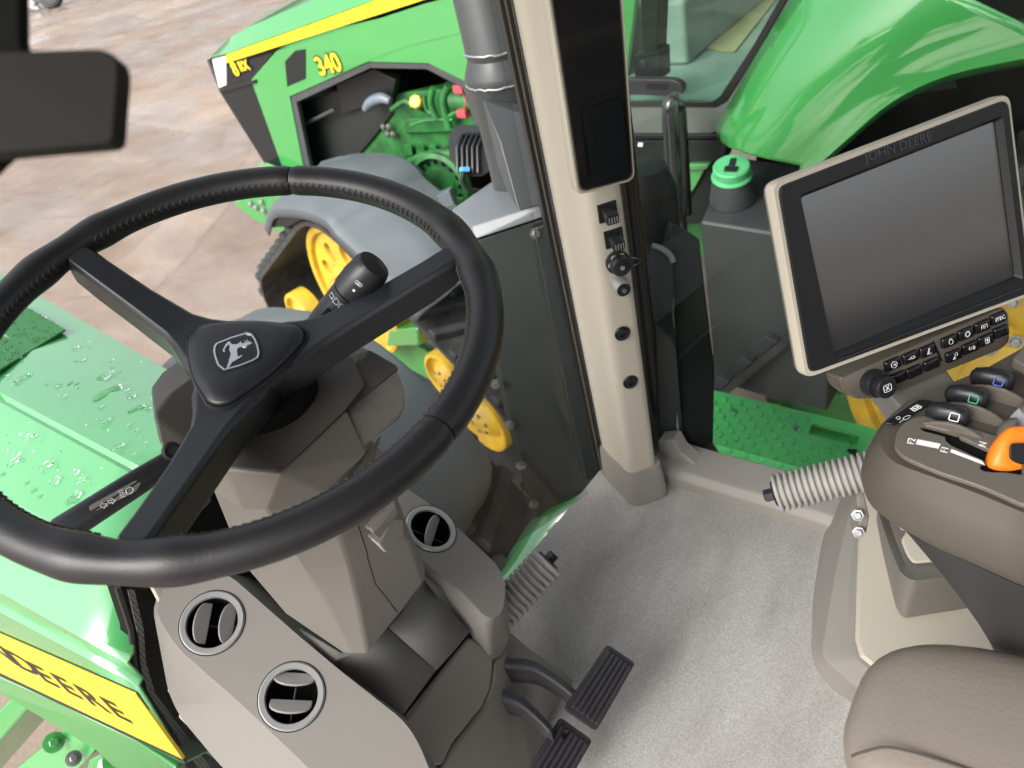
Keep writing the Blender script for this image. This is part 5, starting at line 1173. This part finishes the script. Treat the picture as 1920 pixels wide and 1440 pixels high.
for q, w_ in (((862, 166), 9), ((868, 212), 7)):
    f = Fr(ep(*q, 2.66), (0, -1, 0), (0, 0, 1)); box('red_plug', f, -.03, .03, -.02, .02, -.02, .02, RED, ot, bevel=.006)
tube('red_tether', smoothpath([ep(*q, 2.655) for q in ((866, 172), (874, 190), (870, 208))], 5), .004, RED, ot, 6)
for q in ((719, 238), (729, 238), (727, 252), (737, 252)): bolt('bolt', ep(*q, 2.77), (-1, 0, 0), .014, STEEL, ot)
fd = ep(832, 345, 2.70)
k = lathe('flywheel_housing', [(.19, 0), (.19, .05), (.165, .06), (.16, .03), (.11, .03), (.10, .05), (.05, .055), (0, .055)], fd, (-1, -.1, .1), ENGINE, ot, 40, ang=30)
for i in range(16):
    a = 2*math.pi*i/16; x, y, z = basis((-1, -.1, .1)); c_ = fd+(x*math.cos(a)+y*math.sin(a))*.135+z*.032; lathe('vent_slot', [(.014, 0), (.014, .002), (0, .002)], c_, z, BLACKM, k, 10)
hull('frame_rail', [Vector((2.66, 4.55, -.62)), Vector((2.66, 1.2, -.55)), Vector((2.66, 4.55, -.78)), Vector((2.66, 1.2, -.75)), Vector((2.85, 4.5, -.6)), Vector((2.85, 1.2, -.78))], GREEN2, ot, bevel=.01)
hull('front_weight_bracket', [ep(*q, 2.55) for q in ((470, 330), (500, 305), (560, 330), (600, 430), (560, 455), (475, 412), (440, 385))]+[ep(*q, 2.95) for q in ((480, 300), (560, 310), (560, 430))], GREEN, ot, bevel=.015)
for q in ((470, 383), (480, 390), (494, 396), (490, 380)): bolt('bolt', ep(*q, 2.54), (-1, -.2, .2), .016, STEEL, ot)
# front track, steered a little outwards
cF, cR_ = Zp(560, 592, -1.42), Zp(905, 790, -1.42); fw_ = (cF-cR_); Lt_ = fw_.length; fw_.normalize(); lt_ = Vector((fw_.y, -fw_.x, 0)); out_ = -lt_
def tp2d(px, py): return PL(px, py, cF, lt_)
dc = tp2d(658, 548); mid = (cF+cR_)/2; du_ = (dc-mid).dot(fw_)
org = mid-lt_*.06
ft = track(ot, (org.x, org.y), fw_, lt_, [(du_, dc.z, .44), (Lt_/2, -1.42, .345), (-Lt_/2, -1.42, .345), (0, -1.55, .22)], .50, .06)
idler(ot, cF+fw_*-.05, out_, .19); idler(ot, cR_, out_, .19)
idler(ot, tp2d(830, 702)+Vector((0, 0, -.02)), out_, .15); idler(ot, (cF+cR_)/2*.5+cF*.5+Vector((0, 0, -.1)), out_, .2)
drive_wheel(ot, dc+lt_*.02, out_, .415)
hull('track_frame', [cF+lt_*.12+Vector((0, 0, .06)), cF+lt_*.12+Vector((0, 0, -.1)), cR_+lt_*.12+Vector((0, 0, .06)), cR_+lt_*.12+Vector((0, 0, -.1)), mid+lt_*.12+Vector((0, 0, .22))]+[cF+lt_*.3+Vector((0, 0, .0)), cR_+lt_*.3+Vector((0, 0, .0))], GREEN2, ot, bevel=.02)
hull('track_beam', [tp2d(730, 618)+lt_*-.01, tp2d(785, 612)+lt_*-.01, tp2d(788, 648)+lt_*-.01, tp2d(725, 650)-lt_*.01]+[tp2d(730, 618)+lt_*.2, tp2d(788, 648)+lt_*.2], GREEN, ot, bevel=.015)
# fender over it
def fu(px, py): p = PL(px, py, cF-lt_*.10, lt_); return (p-mid).dot(fw_), p.z
fpts = [fu(497, 428), fu(507, 394), fu(545, 391), fu(580, 397), fu(613, 414), fu(638, 443), fu(688, 489), fu(735, 540), fu(785, 596)]
pr = smoothpath([Vector((u, 0, z)) for u, z in fpts], 4); rings = []
for i, p in enumerate(pr):
    a, b = pr[max(i-1, 0)], pr[min(i+1, len(pr)-1)]; d = (b-a).normalized(); nn = fw_*(-d.z)+Vector((0, 0, d.x)); nn = -nn if nn.z < 0 else nn
    B_ = Vector((mid.x, mid.y, 0))+fw_*p.x+Vector((0, 0, p.z)); rings.append([B_-lt_*.11-nn*.05, B_-lt_*.105, B_-lt_*.06+nn*.03, B_+lt_*.06+nn*.05, B_+lt_*.11+nn*.085, B_+lt_*.26+nn*.10, B_+lt_*.44+nn*.08, B_+lt_*.50+nn*.02])
loft('front_fender', rings, FEND, ot, closed=False, solid=.012, ang=35)
prism('fender_flap', [PL(*q, cF-lt_*.09, lt_) for q in ((497, 428), (505, 398), (560, 402), (590, 400), (540, 425))], lt_*.35, BLACK, ot, bevel=.004)
hull('fender_hump', [Xp(*q, 2.50) for q in ((598, 302), (640, 290), (720, 288), (755, 300), (800, 345), (838, 400))]+[Xp(*q, 2.33) for q in ((590, 325), (700, 330), (830, 420), (640, 400))]+[Xp(*q, 2.6) for q in ((640, 330), (820, 400))], FEND, ot, bevel=.02, seg=3, ang=12)
prism('step_light', [Xp(*q, 2.2) for q in ((818, 368), (842, 358), (852, 384), (832, 392))], (.05, .02, 0), FEND, ot, bevel=.004)
# cab: door frame, glass, interior
CX = 2.28
def cp(l, x=CX): return [Xp(a, b, x) for a, b in l]
body = [Vector((2.30, 1.9, -.1)), Vector((2.30, -.4, -.1))]
prism('cab_sill', cp([(1100, 262), (1345, 262), (1375, 240), (1355, 305), (1180, 312), (1100, 310)]), (.08, 0, 0), CHARD, ot, bevel=.01)
prism('door_gasket', cp([(1110, 252), (1340, 252), (1362, 238), (1470, 60), (1520, -30), (1530, -30), (1480, 66), (1370, 245), (1345, 262), (1110, 262)], CX-.02), (.04, 0, 0), SEAL, ot, bevel=.005)
plate('door_frame', cp([(1090, 250), (1335, 250), (1358, 236), (1450, 80), (1545, -90), (1090, -120)], CX-.01), [cp([(1105, 198), (1340, 198), (1358, 188), (1420, 90), (1500, -60), (1105, -80)], CX-.01)], (.03, 0, 0), mat('door_paint', (.10, .115, .105), .35, coat=.3, var=.05), ot, bevel=.004)
prism('door_seal', cp([(1105, 190), (1336, 190), (1350, 180), (1412, 85), (1495, -60), (1510, -60), (1424, 92), (1362, 190), (1342, 201), (1105, 201)], CX-.016), (.012, 0, 0), SEAL, ot, bevel=.003)
gl = prism('door_glass', cp([(1105, 195), (1340, 195), (1355, 185), (1418, 88), (1500, -60), (1105, -80)], CX+.006), (.005, 0, 0), GL_FAR, ot, smooth=False)
hd = rpoly(cp([(1150, 148), (1262, 150), (1280, 160), (1280, 178), (1262, 182), (1195, 178), (1150, 180)], CX-.06), .015, 3)
prism('door_handle', hd, (.035, 0, 0), BLACKS, ot, bevel=.008)
prism('handle_recess', rpoly(cp([(1212, 156), (1256, 158), (1250, 170), (1212, 168)], CX-.062), .006, 2), (.004, 0, 0), BLACKM, ot)
prism('inner_post', cp([(1198, -80), (1238, -80), (1232, 100), (1205, 105)], CX+.03), (.08, 0, 0), CHARD, ot, bevel=.006)
prism('post_foot', cp([(1188, 103), (1238, 95), (1240, 150), (1190, 150)], CX+.025), (.08, 0, 0), BLACK, ot, bevel=.006)
bolt('post_bolt', Xp(1208, 119, CX+.024), (-1, 0, 0), .016, BLACKS, ot)
zf = Xp(1300, 190, CX+.05).z-.02
prism('cab_interior_floor', [Vector((2.32, 2.0, zf)), Vector((2.32, .85, zf)), Vector((3.9, .85, zf)), Vector((3.9, 2.0, zf))], (0, 0, -.03), GREYIN, ot)
prism('interior_step', [Vector((2.75, 2.0, zf)), Vector((2.75, 1.45, zf)), Vector((3.9, 1.45, zf)), Vector((3.9, 2.0, zf))], (0, 0, .25), GREYIN, ot, bevel=.02)
prism('interior_console', [Vector((2.6, 2.0, zf)), Vector((2.6, 1.75, zf)), Vector((3.9, 1.75, zf)), Vector((3.9, 2.0, zf))], (0, 0, .55), GREYIN, ot, bevel=.03)
prism('floor_cardboard', [Zp(*q, zf+.004) for q in ((1275, 74), (1310, 45), (1330, 38), (1380, 10), (1440, -30), (1470, -20), (1378, 98), (1352, 97), (1330, 92))], (0, 0, .004), CARD, ot, smooth=False)
f = Fr(Zp(1352, 12, zf+.05), (.6, .6, .2), (-.6, .6, .5)); box('foot_pedal', f, -.09, .09, -.06, .06, 0, .02, CHAR, ot, bevel=.005)
for i in range(5): box('pedal_rib', f, -.08, .08, -.05+i*.022, -.042+i*.022, .02, .027, CHAR, ot)
tube('pedal_stalk', [f(.02, -.05, 0), Zp(1355, 48, zf+.01)], .008, BLACK, ot, 8)
prism('cab_side_body', cp([(1100, 312), (1180, 312), (1355, 302), (1340, 370), (1310, 420), (1100, 420)], CX+.02), (.05, 0, 0), CHARD, ot)
prism('green_step', cp([(1170, 265), (1348, 268), (1330, 300), (1310, 340), (1290, 372), (1280, 400), (1170, 400)], CX+.002), (.03, 0, 0), GREEN, ot, bevel=.004)
prism('green_ledge', cp([(1170, 312), (1330, 308), (1325, 318), (1170, 322)], CX-.02), (.03, 0, 0), GREEN, ot, bevel=.003)
prism('white_decal', cp([(1196, 268), (1205, 268), (1205, 275), (1196, 275)], CX-.005), (.004, 0, 0), WHITE, ot, smooth=False)
prism('cab_rear', [Vector((3.95, 2.0, -.2)), Vector((3.95, -.5, -.2)), Vector((3.95, -.5, 1.7)), Vector((3.95, 2.0, 1.7))], (.05, 0, 0), GREYIN, ot)
prism('cab_top', [Vector((2.2, 2.1, 1.6)), Vector((2.2, -.6, 1.6)), Vector((4.0, -.6, 1.6)), Vector((4.0, 2.1, 1.6))], (0, 0, .15), GREEN, ot, bevel=.03)
# rear fender: outer sheet from the door line to the arch, rolled at the arch edge
fl_ = [(1345, 262), (1342, 238), (1372, 186), (1412, 112), (1480, 2), (1560, -120)]
ar_ = [(1500, 310), (1540, 280), (1600, 226), (1680, 158), (1790, 105), (1960, 66)]
A_ = [Xp(*q, 2.22) for q in fl_]; B_ = [Xp(*q, 2.00) for q in ar_]
rings = []
for k_ in range(9):
    s_ = k_/8; rings.append(smoothpath([a.lerp(b, s_)+Vector((-.10*math.sin(math.pi*s_), 0, .04*math.sin(math.pi*s_))) for a, b in zip(A_, B_)], 4))
Bs = smoothpath(B_, 4)
rings.append([p+Vector((-.005, .004, -.045)) for p in Bs]); rings.append([p+Vector((.03, .01, -.075)) for p in Bs]); rings.append([p+Vector((.45, .03, -.09)) for p in Bs])
loft('rear_fender', rings, GREEN, ot, closed=False, ang=40, solid=.008)
for q in ((1388, 198), (1455, 88)): lathe('fender_bolt', [(.014, 0), (.014, .006), (.008, .009), (0, .009)], Xp(*q, 2.17), (-.9, -.2, .4), BLACKS, ot, 12)
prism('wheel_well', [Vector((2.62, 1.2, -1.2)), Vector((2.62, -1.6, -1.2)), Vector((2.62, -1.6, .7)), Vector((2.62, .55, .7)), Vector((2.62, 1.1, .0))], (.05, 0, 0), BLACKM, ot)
prism('fender_brace', [Xp(*q, 2.35) for q in ((1640, 170), (1790, 150), (1795, 165), (1640, 185))], (.05, 0, 0), BLACK, ot)
# fuel tank with green cap
tk0 = [Xp(*q, 2.02) for q in ((1305, 392), (1352, 318), (1395, 300), (1560, 318), (1600, 420), (1440, 452), (1318, 420))]
tank_top = [Xp(1312, 415, 1.98), Xp(1430, 440, 1.98), Xp(1560, 455, 1.98), Xp(1640, 330, 2.45), Xp(1500, 312, 2.4), Xp(1372, 292, 2.4)]
hull('fuel_tank', tank_top+[p+Vector((.05, 0, -.75)) for p in tank_top], mat('tank_plastic', (.035, .04, .043), .45, dirt=(.05, .055, .058), vscale=5, bump=.2, bscale=200), ot, bevel=.03, seg=3, ang=20)
cpos = Xp(1372, 322, 2.10); 
CS = .70
lathe('filler_neck', [(r_*CS, h_*CS) for r_, h_ in [(.11, -.16), (.095, -.05), (.085, -.02), (.08, .0)]], cpos, (-.2, -.1, 1), CHAR, ot, 28)
k = lathe('fuel_cap', [(r_*CS, h_*CS) for r_, h_ in [(.092, -.03), (.098, -.022), (.092, -.012), (.086, -.01), (.088, .03), (.082, .038), (.07, .036), (0, .036)]], cpos, (-.2, -.1, 1), mat('green_cap', (.11, .50, .21), .45), ot, 36, ang=30)
f = Fr(cpos+Vector((-.2, -.1, 1)).normalized()*.0255, (1, .2, .2), (0, 1, .1)); 
box('cap_latch', f, -.036, -.008, -.024, .02, 0, .005, BLACKS, k, bevel=.002); box('cap_latch', f, -.010, .034, -.010, .010, .0, .006, BLACKS, k, bevel=.002)
# hand rail
rail = smoothpath([Xp(1268, 410, 2.0), Xp(1260, 300, 2.0), Xp(1256, 215, 2.0), Xp(1260, 190, 2.02), Xp(1270, 192, 2.1), Xp(1274, 230, 2.12), Xp(1285, 400, 2.12)], 6)
RAIL = mat('gloss_rail_paint', (.02, .022, .024), .18, coat=.6)
tube('hand_rail', rail, .026, RAIL, ot, 16)
lathe('rail_clamp', [(.034, -.012), (.034, .012)], Xp(1272, 396, 2.02), (0, 0, 1), RAIL, ot, 20)
tube('rail_foot', [Xp(1275, 398, 2.02), Xp(1285, 600, 2.05)], .024, RAIL, ot, 12)
# rear track and wheel
ry_ = Xp(1420, 700, 2.1)
track(ot, (1.98, .05), Vector((0, 1, 0)), Vector((1, 0, 0)), [(0, -.72, .62), (.86, -1.40, .36), (-.95, -1.40, .36), (0, -1.55, .22)], .55, .1)
drive_wheel(ot, Vector((2.06, .0, -.72)), Vector((-1, 0, 0)), .58, 10)
idler(ot, Vector((2.06, .86, -1.40)), Vector((-1, 0, 0)), .32); idler(ot, Vector((2.06, -.95, -1.40)), Vector((-1, 0, 0)), .32)
for q in ((1898, 565), (1855, 655), (1905, 640), (1870, 590)): bolt('bolt', Xp(*q, 2.035), (-1, 0, 0), .016, STEEL, ot)
hull('rear_axle_housing', [Vector((2.2, .5, -.95)), Vector((2.2, .95, -1.05)), Vector((2.2, .9, -1.3)), Vector((2.2, .4, -1.2)), Vector((2.6, .5, -.95)), Vector((2.6, .9, -1.3))], GREEN2, ot, bevel=.03)

# ================================================================== FAR MACHINE AT THE EDGE
o = thing('far_trailer', 'pale trailer drawbar with black wheel standing far across the yard', 'trailer', Zp(70, 30, GZ))
gx = Zp(85, 18, GZ)
pxm = (gx-CAM).dot(CW)/FPX
f = Fr(gx, CR, Vector((0, 0, 1))); dz = -f.z if f.z.dot(CW) < 0 else f.z
tyre = []
lathe('wheel', [(.16, -.12), (.34, -.13), (.42, -.08), (.42, .08), (.34, .13), (.16, .12)], f(.35, .42, 0), CW, RUB, o, 28)
lathe('hub', [(.16, -.13), (.12, -.16), (0, -.16)], f(.35, .42, 0), CW, STEEL, o, 20)
prism('drawbar', [f(-1.6, 1.0), f(-.6, .75), f(-.3, .2), f(-.5, -.0), f(-1.6, .3)], dz*.4, mat('pale_grey_paint', (.5, .52, .55), .4), o, bevel=.04)
prism('jack_stand', [f(-.42, .1), f(-.28, .12), f(-.22, -.0), f(-.5, -.0)], dz*.2, mat('pale_grey_paint', (.5, .52, .55), .4), o, bevel=.02)
